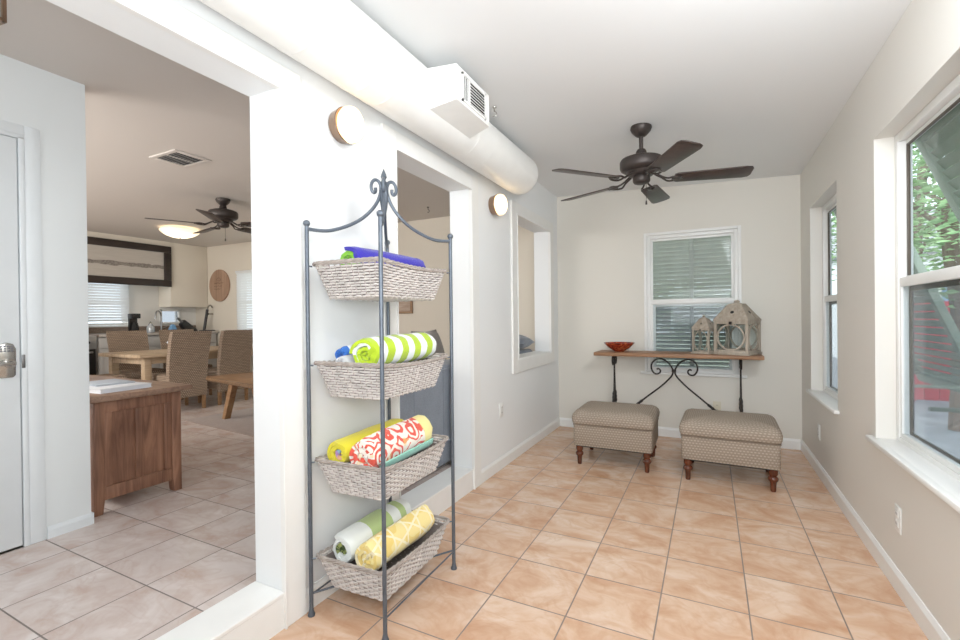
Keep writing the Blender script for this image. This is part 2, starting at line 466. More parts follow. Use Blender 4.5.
b = BM(); add_box(b, (-0.162, O2[0] + 0.001, FI + 0.004), (0.012, O2[1] - 0.001, FI + 0.022), 0.004); add_box(b, (0.0, O2[0] + 0.001, 0), (0.01, O2[1] - 0.001, FI + 0.004))
struct('trim_5', b, TRIM, label='white painted threshold behind the towel rack', cat='trim')
b = BM(); add_box(b, (-0.162, O3[0] + 0.001, 0.834), (0.012, O3[1] - 0.001, 0.846), 0.003)
struct('trim_6', b, TRIM, label='white sill of the small interior opening', cat='trim')
def base_poly(h=0.092, t=0.014):
    return [(0, 0), (t, 0), (t, h - 0.018), (t * 0.55, h - 0.006), (t * 0.4, h), (0, h)]
b = BM()
for y0, y1 in ((1.338, 1.858), (2.935, YB)):
    add_prism(b, base_poly(), y0, y1, 'Y')
struct('baseboard_left', b, TRIM, label='white baseboard along the left porch wall', cat='baseboard')
b = BM(); add_prism(b, [(W - u, v) for u, v in base_poly()], -1.68, YB, 'Y'); struct('baseboard_right', b, TRIM, label='white baseboard along the right porch wall', cat='baseboard')
b = BM(); add_prism(b, [(YB - u, v) for u, v in base_poly()], 0.014, W - 0.014, 'X'); struct('baseboard_back', b, TRIM, label='white baseboard along the back porch wall', cat='baseboard')
b = BM()
add_prism(b, [(-1.47 + u, FI + v) for u, v in base_poly(0.06, 0.009)], 1.05, 1.233, 'Y')
add_box(b, (-1.6, 1.233, FI), (-1.461, 1.243, FI + 0.06), 0.002)
struct('baseboard_hall', b, DOORW, label='white baseboard at the foot of the short door wall', cat='baseboard')
b = BM(); add_prism(b, [(YB - u, FI + v) for u, v in base_poly()], -5.9, -0.17, 'X'); struct('baseboard_house_end', b, TRIM, label='white baseboard along the dining room end wall', cat='baseboard')

# windows -------------------------------------------------------------
def hung_window(name, label, axis_face, a0, a1, z0, z1, depth, rail_z, flip, screen, stool=None, gl=GLASSD):
    """double hung window. local frame: u along the wall, w outward; mapped by face"""
    root = sroot(name, label, 'window')
    def bx(b, u0, u1, w0, w1, za, zb, bev=0.003):
        if axis_face[0] == 'X':
            x0 = axis_face[1]; add_box(b, (x0 + w0, u0, za), (x0 + w1, u1, zb), bev)
        elif axis_face[0] == 'Y':
            y0 = axis_face[1]; add_box(b, (u0, y0 + w0, za), (u1, y0 + w1, zb), bev)
        else:
            x0 = axis_face[1]; add_box(b, (x0 - w1, u0, za), (x0 - w0, u1, zb), bev)
    f = 0.038
    b = BM()
    d0, d1 = depth, depth + 0.055
    bx(b, a0, a0 + f, d0, d1, z0, z1); bx(b, a1 - f, a1, d0, d1, z0, z1)
    bx(b, a0 + f, a1 - f, d0, d1, z1 - f, z1); bx(b, a0 + f, a1 - f, d0, d1, z0, z0 + f)
    struct('window_frame', b, TRIM, root, smooth=True)
    # upper sash sits further out than the lower one
    b = BM(); s = 0.022
    i0, i1 = a0 + f, a1 - f
    e0, e1 = depth + 0.03, depth + 0.05
    bx(b, i0, i0 + s, e0, e1, rail_z, z1 - f); bx(b, i1 - s, i1, e0, e1, rail_z, z1 - f)
    bx(b, i0 + s, i1 - s, e0, e1, z1 - f - s, z1 - f); bx(b, i0 + s, i1 - s, e0, e1, rail_z - 0.005, rail_z + 0.03)
    up = struct('upper_sash', b, TRIM, root, smooth=True)
    b = BM(); bx(b, i0 + s, i1 - s, e0 + 0.008, e0 + 0.012, rail_z + 0.03, z1 - f - s, 0); struct('pane', b, gl, up)
    b = BM(); g0, g1 = depth + 0.004, depth + 0.028
    bx(b, i0, i0 + s, g0, g1, z0 + f, rail_z - 0.0221); bx(b, i1 - s, i1, g0, g1, z0 + f, rail_z - 0.0221)
    bx(b, i0, i1, g0, g1, rail_z - 0.022, rail_z + 0.022); bx(b, i0 + s, i1 - s, g0, g1, z0 + f, z0 + f + s)
    lo = struct('lower_sash', b, TRIM, root, smooth=True)
    b = BM(); bx(b, i0 + s, i1 - s, g0 + 0.008, g0 + 0.012, z0 + f + s, rail_z - 0.022, 0); struct('pane', b, gl, lo)
    if screen is ALU:
        b = BM(); q = 0.014; h0, h1 = e0 - 0.004, e0 + 0.007
        j0, j1, k0, k1 = i0 + s, i1 - s, rail_z + 0.03, z1 - f - s
        bx(b, j0, j0 + q, h0, h1, k0, k1, 0.001); bx(b, j1 - q, j1, h0, h1, k0, k1, 0.001); bx(b, j0 + q, j1 - q, h0, h1, k1 - q * 0.6, k1, 0.001)
        struct('glazing_bead', b, ALU, up, smooth=True)
    if screen:
        b = BM(); q = 0.026; h0, h1 = g1 + 0.004, g1 + 0.016
        j0, j1, k0, k1 = i0 + s - 0.004, i1 - s + 0.004, z0 + f + s - 0.004, rail_z - 0.018
        bx(b, j0, j0 + q, h0, h1, k0, k1); bx(b, j1 - q, j1, h0, h1, k0, k1); bx(b, j0 + q, j1 - q, h0, h1, k1 - q, k1); bx(b, j0 + q, j1 - q, h0, h1, k0, k0 + q * 0.5)
        sf = struct('screen_frame', b, screen, root, smooth=True)
        b = BM(); bx(b, j0 + q, j1 - q, h0 + 0.005, h0 + 0.007, k0 + q * 0.5, k1 - q, 0); struct('screen_mesh', b, SCREEN, sf)
    if stool:
        b = BM(); o = stool
        bx(b, a0 + 0.001, a1 - 0.001, -0.004, depth + 0.002, z0 + 0.001, z0 + 0.017, 0.002)
        bx(b, a0 - o, a1 + o, -0.03, -0.0005, z0 - 0.006, z0 + 0.018, 0.005)
        struct('window_sill', b, TRIM, root, smooth=True)
    return root
hung_window('window_1', 'large double-hung window on the right wall nearest the viewer', ('X', W), W1[0], W1[1], W1[2], W1[3], 0.077, 1.35, False, ALU, 0.05)
hung_window('window_2', 'narrow-looking double-hung window on the right wall near the back corner', ('X', W), W2[0], W2[1], W2[2], W2[3], 0.077, 1.32, False, ALU, 0.05)
wb = hung_window('window_3', 'double-hung window on the back wall behind the console table', ('Y', YB), BW[0], BW[1], BW[2], BW[3], 0.025, 1.34, False, TRIM, 0.06)
b = BM()
for lo, hi in (((BW[0] - 0.02, YB - 0.008, BW[2]), (BW[0] + 0.006, YB + 0.03, BW[3] + 0.02)), ((BW[1] - 0.006, YB - 0.008, BW[2]), (BW[1] + 0.02, YB + 0.03, BW[3] + 0.02)),
               ((BW[0] + 0.0062, YB - 0.008, BW[3] - 0.006), (BW[1] - 0.0062, YB + 0.03, BW[3] + 0.02))):
    add_box(b, lo, hi, 0.003)
struct('window_casing', b, TRIM, wb, smooth=True)
hung_window('window_4', 'window with white blinds in the dining room end wall', ('Y', YB), HW[0], HW[1], HW[2], HW[3], 0.03, 1.49, False, False, None)
hung_window('window_5', 'kitchen window with white blinds under the long dark frame', ('-X', -6.55), KW[0], KW[1], KW[2], KW[3], 0.03, 1.5, False, False, 0.03)
b = BM()
r5 = sroot('window_6', 'small low window over the kitchen sink', 'window')
add_box(b, (-6.6, KS[0], KS[2]), (-6.53, KS[0] + 0.03, KS[3]), 0.003); add_box(b, (-6.6, KS[1] - 0.03, KS[2]), (-6.53, KS[1], KS[3]), 0.003)
add_box(b, (-6.6, KS[0], KS[3] - 0.03), (-6.53, KS[1], KS[3]), 0.003); add_box(b, (-6.6, KS[0], KS[2]), (-6.51, KS[1], KS[2] + 0.03), 0.003)
fr5 = struct('window_frame', b, TRIM, r5, smooth=True)
b = BM(); add_box(b, (-6.575, KS[0] + 0.03, KS[2] + 0.03), (-6.571, KS[1] - 0.03, KS[3] - 0.03)); struct('pane', b, glass_mat('dimmed_glass', (0.42, 0.43, 0.44, 1), 0.1), fr5)  # pane darkened in colour to dim the overbright daylight behind

# door ----------------------------------------------------------------
dr = sroot('door_1', 'plain white door with a keypad lever lock at the far left', 'door')
b = BM(); add_box(b, (-1.505, DO[0] + 0.004, FI + 0.012), (-1.464, 0.958, 2.088), 0.002)
leaf = struct('door_leaf', b, DOORW, dr, smooth=True)
b = BM()
add_box(b, (-1.592, 0.963, FI), (-1.462, 0.985, 2.1), 0.002)
add_box(b, (-1.592, DO[0] - 0.01, FI), (-1.462, DO[0], 2.1), 0.002)
add_box(b, (-1.592, DO[0], 2.092), (-1.462, 0.985, 2.112), 0.002)
add_box(b, (-1.472, 0.985, FI), (-1.463, 1.045, 2.16), 0.003)
add_box(b, (-1.472, DO[0] - 0.08, FI), (-1.456, DO[0] - 0.01, 2.16), 0.003)
add_box(b, (-1.472, DO[0] - 0.01, 2.112), (-1.463, 0.985, 2.16), 0.003)
add_box(b, (-1.59, 0.958, FI), (-1.53, 0.964, 2.09))
struct('door_casing', b, DOORW, dr, smooth=True)
b = BM(); add_prism(b, [(0.874, 0.955), (0.872, 1.08), (0.882, 1.103), (0.908, 1.112), (0.932, 1.103), (0.942, 1.08), (0.94, 0.955), (0.93, 0.945), (0.886, 0.945)], -1.464, -1.452, 'X', bev=0.003)
lk = struct('lock_plate', b, CHROME, dr, smooth=True)
b = BM()
for r in range(3):
    for c in range(4): add_box(b, (-1.454, 0.884 + 0.013 * c, 1.068 + 0.011 * r), (-1.449, 0.893 + 0.013 * c, 1.075 + 0.011 * r), 0.001)
struct('keypad_button', b, plain('keypad_grey', srgb(110, 112, 118), 0.4), lk, smooth=True)
b = BM(); add_lathe(b, [(0, 0), (0.021, 0), (0.021, 0.012), (0.012, 0.02), (0.011, 0.04), (0, 0.04)], 18, TR(-1.453, 0.918, 1.012) @ RY(PI / 2))
add_tube(b, smooth_pts([(-1.418, 0.924, 1.012), (-1.413, 0.89, 1.014), (-1.413, 0.85, 1.01), (-1.416, 0.81, 1.0)], 5), 0.0085, 10)
struct('lever_handle', b, CHROME, dr, smooth=True)
b = BM(); add_box(b, (-1.468, 0.964, 0.985), (-1.458, 0.976, 1.05), 0.002); struct('strike_plate', b, plain('dull_steel', srgb(120, 120, 120), 0.4, 0.8), dr, smooth=True)

# ------------------------------------------------------------------ shutters outside the windows
def slats(b, w, L, pitch, thick, depth, tilt, y0=0.0):
    n = int(L / pitch)
    for i in range(n):
        zc = -pitch * (i + 0.5)
        add_box(b, (-w / 2, -depth / 2, -thick / 2), (w / 2, depth / 2, thick / 2), 0, TR(0, 0, zc) @ RX(tilt))
def shutter(name, label, group, w, L, M, mid, SHUT, pitch, tilt):
    root = thing(name, label, 'shutter', (0, 0, 0), 0, group); root.matrix_world = M
    b = BM(); f = 0.06
    add_box(b, (-w / 2, -0.02, -L), (-w / 2 + f, 0.02, 0), 0.004); add_box(b, (w / 2 - f, -0.02, -L), (w / 2, 0.02, 0), 0.004)
    add_box(b, (-w / 2 + f, -0.02, -f), (w / 2 - f, 0.02, 0), 0.004); add_box(b, (-w / 2 + f, -0.02, -L), (w / 2 - f, 0.02, -L + f), 0.004)
    if mid: add_box(b, (-0.02, -0.016, -L + f), (0.02, 0.02, -f), 0.004)
    obj('shutter_frame', b, SHUT, root)
    b = BM(); bb = BM(); slats(bb, w - 2 * f, L - 2 * f, pitch, 0.006, 0.05, R(tilt)); merge(b, bb, TR(0, 0, -f))
    obj('louver_slats', b, SHUT, root)
    return root
g = 'louvered storm shutters outside the porch windows'
# local x along the window, local -z down the shutter, local y outward
shutter('louver_shutter', 'grey-green louvered storm shutter outside the back wall window', g, 1.0, 1.5, TR(1.335, YB + 0.24, 2.06), True, SHUTB, 0.042, -44)
tiltm = R(21)
for yc, lab in ((2.42, 'grey-green louvered shutter propped open outside the large right window nearest the viewer'),
                (4.04, 'grey-green louvered shutter propped open outside the small right window near the back corner')):
    M = TR(W + 0.162, yc, 2.06) @ RZ(-PI / 2) @ RX(tiltm)
    sh = shutter('louver_shutter', lab, g, 0.94, 1.45, M, False, SHUT, 0.053, -72)
    for s in (-0.4, 0.4):
        b = BM(); add_tube(b, [(s, -0.02, -1.38), (s * 0.98, -0.45, -1.22)], 0.011, 8)
        obj('prop_arm', b, SHUT, sh)

# ------------------------------------------------------------------ blinds indoors
def blinds(label, M, w, h):
    root = thing('window_blinds', label, 'blinds', (0, 0, 0), 0, 'white slatted blinds in the dining room and kitchen'); root.matrix_world = M
    b = BM(); add_box(b, (-w / 2, -0.02, -0.035), (w / 2, 0.02, 0), 0.003); obj('headrail', b, BLIND, root)
    b = BM(); n = int((h - 0.06) / 0.04)
    for i in range(n):
        add_box(b, (-w / 2 + 0.005, -0.021, -0.0012), (w / 2 - 0.005, 0.021, 0.0012), 0, TR(0, 0, -0.055 - 0.04 * i) @ RX(R(-58)))
    obj('slats', b, BLIND, root)
    b = BM(); add_box(b, (-w / 2, -0.018, -h), (w / 2, 0.018, -h + 0.02), 0.003); obj('bottom_rail', b, BLIND, root)
    for s in (-0.35, 0.35):
        b = BM(); add_tube(b, [(s * w, 0, -0.03), (s * w, 0, -h + 0.01)], 0.0015, 5); obj('ladder_cord', b, BLIND, root)
blinds('white slatted blinds in the kitchen window beside the coffee maker', TR(-6.49, (KW[0] + KW[1]) / 2, KW[3]) @ RZ(PI / 2), KW[1] - KW[0], KW[3] - KW[2] - 0.03)
blinds('white slatted blinds in the window beside the oval wooden plaque', TR((HW[0] + HW[1]) / 2, YB - 0.028, HW[3] - 0.01) @ RZ(0), HW[1] - HW[0] - 0.02, HW[3] - HW[2] - 0.03)
bpy.context.view_layer.update()

# ------------------------------------------------------------------ air duct
d = thing('air_duct', 'fat round white air duct running under the ceiling along the left wall', 'duct', (0.158, 0, 2.335))
b = BM(); y1 = 3.43
prof = [(0.0, 0), (0.13, 0), (0.143, 0.006), (0.149, 0.02), (0.15, 0.04), (0.15, 4.2), (0, 4.2)]
add_lathe(b, prof, 48, TR(0, y1, 0) @ RX(PI / 2)); obj('duct_pipe', b, DUCTW, d)
for y in (1.2, 1.52, 1.66, 2.42, 2.62, 3.35):
    b = BM(); add_lathe(b, [(0.1495, -0.008), (0.1512, -0.004), (0.1512, 0.004), (0.1495, 0.008)], 48, TR(0, y, 0) @ RX(PI / 2)); obj('seam_band', b, DUCTW, d)
b = BM()
# register box: tapers towards the pipe
x0, x1 = 0.10, 0.258
vs = []
for (x, ya, yb, za, zb) in ((x0, 1.905, 2.33, -0.10, 0.105), (x1, 1.925, 2.29, -0.072, 0.1)):
    vs.append([b.verts.new((x, yy, zz)) for yy, zz in ((ya, za), (yb, za), (yb, zb), (ya, zb))])
for i in range(4): b.faces.new((vs[0][i], vs[0][(i + 1) % 4], vs[1][(i + 1) % 4], vs[1][i]))
b.faces.new(vs[1]); b.faces.new(list(reversed(vs[0]))); bmesh.ops.recalc_face_normals(b, faces=b.faces)
bx_ = obj('register_box', b, DUCTW, d, smooth=False)
b = BM(); add_box(b, (0.2585, 1.985, -0.048), (0.2605, 2.225, 0.072)); gv = obj('grille_opening', b, VOID, bx_, smooth=False)
b = BM()
for i in range(8):
    z = -0.045 + 0.0155 * i
    add_box(b, (-0.006, 0, -0.0012), (0.006, 0.17, 0.0012), 0, TR(0.2635, 2.053, z + 0.005) @ RY(R(35)))
for i in range(3): add_box(b, (0.259, 1.99 + 0.02 * i, -0.045), (0.265, 1.993 + 0.02 * i, 0.07))
add_box(b, (0.258, 1.975, 0.072), (0.267, 2.235, 0.082)); add_box(b, (0.258, 1.975, -0.058), (0.267, 2.235, -0.048))
add_box(b, (0.258, 1.975, -0.058), (0.267, 1.985, 0.082)); add_box(b, (0.258, 2.225, -0.058), (0.267, 2.235, 0.082)); add_box(b, (0.258, 2.043, -0.05), (0.267, 2.053, 0.075))
obj('grille_louver', b, TRIM, bx_, smooth=False)

# ceiling hooks
def hook(loc, label):
    b = BM()
    add_lathe(b, [(0, 0), (0.014, 0), (0.012, -0.006), (0.004, -0.008), (0.004, -0.03), (0, -0.03)], 12)
    add_tube(b, smooth_pts([(0, 0, -0.028), (0.012, 0, -0.036), (0.016, 0, -0.05), (0.004, 0, -0.062), (-0.01, 0, -0.055)], 5), 0.003, 6)
    tag(obj('ceiling_hook', b, CHROME if loc[0] > 0 else BLACKIRON, None, loc), label, 'hook')
hook((0.31, 2.59, porch_z(0.31)), 'small metal hook in the porch ceiling beside the duct register')
hook((-1.351, 4.369, HI), 'small dark hook in the house ceiling seen through the opening behind the rack')

# ------------------------------------------------------------------ wall sconces
GLOW = glow_mat('frosted_sconce_glass', srgb(255, 218, 164), 7.0, srgb(250, 232, 204), 0, 0.085)
sc0 = thing('wall_sconce', 'lit bronze and frosted glass wall sconce between the wide opening and the towel rack', 'wall lamp', (0, 1.57, 2.075), 0, 'lit wall sconces under the duct')
b = BM(); add_lathe(b, [(0, 0.001), (0.066, 0.001), (0.07, 0.006), (0.076, 0.04), (0.08, 0.052), (0.078, 0.056), (0.074, 0.054), (0.066, 0.036), (0, 0.034)], 36, RY(PI / 2)); obj('backplate', b, BRONZE, sc0)
b = BM(); add_lathe(b, [(0.05, 0.037), (0.066, 0.044), (0.074, 0.06), (0.073, 0.08), (0.064, 0.099), (0.047, 0.112), (0.024, 0.119), (0, 0.12)], 36, Matrix.Diagonal((1, 0.86, 1.1, 1)) @ RY(PI / 2)); obj('glass_shade', b, GLOW, sc0)
sc1 = dup(sc0, (0, 3.20, 2.07), 0, 'lit bronze and frosted glass wall sconce under the end of the duct')

# ------------------------------------------------------------------ ceiling fans
def ceiling_fan(label, loc, base_ang, rad, drop, blades_z, group):
    t = thing('ceiling_fan', label, 'ceiling fan', loc, 0, group)
    b = BM(); add_lathe(b, [(0, 0.004), (0.066, 0.004), (0.07, -0.014), (0.062, -0.034), (0.046, -0.052), (0.034, -0.064), (0.022, -0.07), (0, -0.07)], 32); obj('canopy', b, FANMETAL, t)
    mt = blades_z + 0.165
    b = BM(); add_tube(b, [(0, 0, -0.06), (0, 0, mt + 0.02)], 0.0135, 12); obj('downrod', b, FANMETAL, t)
    b = BM(); z = mt
    add_lathe(b, [(0, z + 0.05), (0.026, z + 0.05), (0.034, z + 0.036), (0.036, z + 0.016), (0.06, z + 0.006), (0.1, z - 0.004), (0.132, z - 0.016), (0.14, z - 0.03),
                  (0.14, z - 0.07), (0.134, z - 0.084), (0.118, z - 0.094), (0.096, z - 0.1), (0.086, z - 0.118), (0.07, z - 0.128), (0, z - 0.128)], 40); obj('motor_housing', b, FANMETAL, t)
    b = BM(); z2 = z - 0.125
    add_lathe(b, [(0, z2), (0.05, z2), (0.056, z2 - 0.012), (0.056, z2 - 0.04), (0.048, z2 - 0.052), (0.03, z2 - 0.058), (0, z2 - 0.06)], 32); obj('switch_housing', b, FANMETAL, t)
    for k in range(5):
        A = RZ(R(base_ang + 72 * k))
        b = BM()
        zi = blades_z
        for s in (-1, 1):
            add_tube(b, smooth_pts([(0.085, s * 0.012, zi + 0.045), (0.13, s * 0.012, zi + 0.018), (0.165, s * 0.03, zi), (0.2, s * 0.045, zi + 0.002), (0.235, s * 0.03, zi + 0.003), (0.25, 0, zi + 0.003)], 4), 0.0065, 8)
        add_box(b, (0.19, -0.012, zi - 0.003), (0.262, 0.012, zi + 0.006), 0.002)
        obj('blade_iron', b, FANMETAL, t).matrix_local = A
        b = BM()
        pl = [(0.205, -0.045), (0.225, -0.058), (rad - 0.045, -0.07), (rad - 0.012, -0.062), (rad, -0.04), (rad, 0.04), (rad - 0.012, 0.062), (rad - 0.045, 0.07), (0.225, 0.058), (0.205, 0.045)]
        add_prism(b, pl, -0.0035, 0.0035, 'Z', None, 0.0015)
        bmesh.ops.transform(b, matrix=A @ TR(0, 0, zi + 0.008) @ RX(R(-12)), verts=b.verts)
        obj('blade', b, FANBLADE, t)
    b = BM(); add_tube(b, [(0.03, 0, z2 - 0.05), (0.03, 0, z2 - 0.17)], 0.0016, 6); add_lathe(b, [(0, 0.03), (0.004, 0.028), (0.0065, 0.012), (0.0065, 0), (0, -0.002)], 12, TR(0.03, 0, z2 - 0.2))
    obj('pull_chain', b, FANMETAL, t)
    return t
FX, FY = 1.094, 3.256
ceiling_fan('dark bronze five-bladed ceiling fan hanging from the porch ceiling', (FX, FY, porch_z(FX)), 12, 0.67, 0, 2.115 - porch_z(FX), 'dark five-bladed ceiling fans')
ceiling_fan('dark five-bladed ceiling fan in the dining room beyond the wide opening', (-3.015, 3.04, HI), 24, 0.66, 0, 2.19 - HI, 'dark five-bladed ceiling fans')

# ------------------------------------------------------------------ towel rack
RX0, RX1, RY0, RY1 = 0.045, 0.395, 1.335, 1.885
cx, cyy = (RX0 + RX1) / 2, (RY0 + RY1) / 2
hx, hy = 0.1834, 0.2695
RROT = R(1.76)
TIERS = [0.235, 0.628, 1.022, 1.425]
rk = thing('towel_rack', 'tall grey wrought-iron four-tier rack holding the towel baskets', 'rack', (cx, cyy, 0), RROT)
for sx in (-1, 1):
    for sy in (-1, 1):
        b = BM(); add_tube(b, [(sx * hx, sy * hy, 0.012), (sx * hx, sy * hy, 1.585)], 0.0085, 10)
        add_lathe(b, [(0, 0), (0.014, 0), (0.015, 0.006), (0.011, 0.016), (0.0085, 0.03), (0, 0.03)], 14, TR(sx * hx, sy * hy, 0))
        p = obj('post', b, IRON, rk)
        b = BM(); add_ball(b, (sx * hx, sy * hy, 1.594), 0.0145); obj('ball_finial', b, IRON, p)
D = math.hypot(hx, hy)
curve = [(0, 1.572), (.15, 1.569), (.3, 1.574), (.5, 1.598), (.68, 1.632), (.82, 1.675), (.905, 1.715), (.95, 1.755), (.955, 1.785), (.93, 1.806), (.885, 1.812), (.845, 1.802), (.825, 1.782), (.835, 1.763), (.862, 1.755), (.885, 1.763), (.885, 1.777)]
for sx in (-1, 1):
    for sy in (-1, 1):
        pts = [((1 - s) * sx * hx, (1 - s) * sy * hy, z) for s, z in curve]
        b = BM(); add_tube(b, smooth_pts(pts, 5), 0.0075, 8)
        obj('top_arch', b, IRON, rk)
b = BM(); add_lathe(b, [(0, 1.655), (0.008, 1.66), (0.014, 1.69), (0.018, 1.72), (0.02, 1.755), (0.017, 1.785), (0.012, 1.793), (0.016, 1.80), (0.016, 1.806), (0.008, 1.812), (0.008, 1.818), (0.014, 1.828), (0.011, 1.84), (0.004, 1.858), (0, 1.868)], 16)
obj('center_finial', b, IRON, rk)
for z in TIERS:
    for sx in (-1, 1):
        for sy in (-1, 1):
            b = BM(); add_tube(b, [(sx * hx, sy * hy, z - 0.004), (sx * (hx - 0.014), sy * (hy - 0.014), z - 0.006)], 0.0035, 6); obj('basket_hook', b, IRON, rk)
b = BM()
for s in (-1, 1):
    add_tube(b, [(-hx, s * hy, 0.09), (hx, -s * hy, 0.09)], 0.0045, 8)
    add_tube(b, [(s * hx, -hy, 0.085), (s * hx, hy, 0.085)], 0.0035, 8)
obj('bottom_stretcher', b, IRON, rk)

# wicker baskets: real woven strands
def basket_path(hx, hy, r, n_side):
    pts = []
    def seg(a, bq, n):
        for i in range(n): pts.append((a[0] + (bq[0] - a[0]) * i / n, a[1] + (bq[1] - a[1]) * i / n))
    c = r
    seg((-hx + c, -hy), (hx - c, -hy), n_side[0])
    for i in range(4): a = -PI / 2 + PI / 2 * i / 4; pts.append((hx - c + c * math.cos(a), -hy + c + c * math.sin(a)))
    seg((hx, -hy + c), (hx, hy - c), n_side[1])
    for i in range(4): a = PI / 2 * i / 4; pts.append((hx - c + c * math.cos(a), hy - c + c * math.sin(a)))
    seg((hx - c, hy), (-hx + c, hy), n_side[0])
    for i in range(4): a = PI / 2 + PI / 2 * i / 4; pts.append((-hx + c + c * math.cos(a), hy - c + c * math.sin(a)))
    seg((-hx, hy - c), (-hx, -hy + c), n_side[1])
    for i in range(4): a = PI + PI / 2 * i / 4; pts.append((-hx + c + c * math.cos(a), -hy + c + c * math.sin(a)))
    return pts
BH = 0.135; BTX, BTY, BBX, BBY = 0.167, 0.254, 0.132, 0.206
def b_half(t): return BBX + (BTX - BBX) * t, BBY + (BTY - BBY) * t
def make_basket(label):
    t = thing('wicker_basket', label, 'basket', (0, 0, 0), 0, 'grey wicker baskets on the towel rack')
    b = BM(); rows = 13
    dip = lambda x, y, tt: 0.012 * tt * ((abs(y) / BTY) ** 2 - 0.6)      # rim dips in the middle of the long sides
    NS = (20, 32)
    for k in range(rows):
        tt = (k + 0.5) / rows; wx, wy = b_half(tt)
        base = basket_path(wx, wy, 0.022, NS); n = len(base); pts = []
        for i, (x, y) in enumerate(base):
            s = 0.0034 * math.sin(PI * (i + 0.5) / 2.0 + (PI if k % 2 else 0))
            L = math.hypot(x / wx, y / wy) or 1
            nx, ny = (x / wx ** 2), (y / wy ** 2)
            if abs(x) > wx - 0.002: nx, ny = math.copysign(1, x), 0
            elif abs(y) > wy - 0.002: nx, ny = 0, math.copysign(1, y)
            q = math.hypot(nx, ny) or 1
            pts.append((x + nx / q * s, y + ny / q * s, BH * tt + dip(x, y, tt) + rnd.uniform(-0.0012, 0.0012)))
        add_tube(b, pts, 0.0043, 6, True)
    obj('woven_wall', b, WICK, t)
    b = BM()
    lo = basket_path(*b_half(0), 0.022, NS); hi = basket_path(*b_half(1), 0.022, NS)
    for i in range(0, len(lo), 2):
        add_tube(b, [(*lo[i], 0), (*hi[i], BH + dip(*hi[i], 1))], 0.0028, 5)
    obj('upright_stake', b, WICKD, t)
    b = BM(); wx, wy = b_half(1.0)
    for ph in (0, PI * 2 / 3, PI * 4 / 3):
        pts = []
        pth = basket_path(wx + 0.004, wy + 0.004, 0.024, (26, 42))
        for i, (x, y) in enumerate(pth):
            a = i * 0.75 + ph
            pts.append((x * (1 + 0.02 * math.cos(a)), y * (1 + 0.012 * math.cos(a)), BH + dip(x, y, 1) + 0.005 * math.sin(a)))
        add_tube(b, pts, 0.0045, 5, True)
    obj('braided_rim', b, WICKD, t)
    b = BM()
    for j in range(24):
        y = -BBY + 2 * BBY * (j + 0.5) / 24
        add_tube(b, [(-BBX + 2 * BBX * i / 12, y, 0.003 + 0.003 * (1 if (i + j) % 2 else -1)) for i in range(13)], 0.0055, 5)
    obj('woven_base', b, WICK, t)
    # added dark inner shell: stops light leaking and darkens the weave gaps
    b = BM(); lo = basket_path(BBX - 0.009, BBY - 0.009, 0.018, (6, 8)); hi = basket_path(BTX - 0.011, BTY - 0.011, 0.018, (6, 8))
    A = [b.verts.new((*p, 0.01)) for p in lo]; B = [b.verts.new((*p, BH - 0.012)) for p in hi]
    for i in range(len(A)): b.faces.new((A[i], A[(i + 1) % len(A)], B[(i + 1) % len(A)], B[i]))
    b.faces.new(A); obj('light_block_shell', b, plain('basket_inside', srgb(112, 102, 96), 0.9, var=0.15, scale=60), t)
    return t
bl = ['grey wicker basket on the top tier of the rack, under the blue towel', 'grey wicker basket on the second tier, under the lime striped towel',
      'grey wicker basket on the third tier, under the coral patterned towel', 'grey wicker basket on the lowest tier, just above the floor']
bk = make_basket(bl[3]); bk.location = (cx, cyy, TIERS[0] - BH); bk.rotation_euler = (0, 0, RROT)
for i in (1, 2, 3): dup(bk, (cx, cyy, TIERS[i] - BH), RROT, bl[3 - i], 'grey wicker baskets on the towel rack')

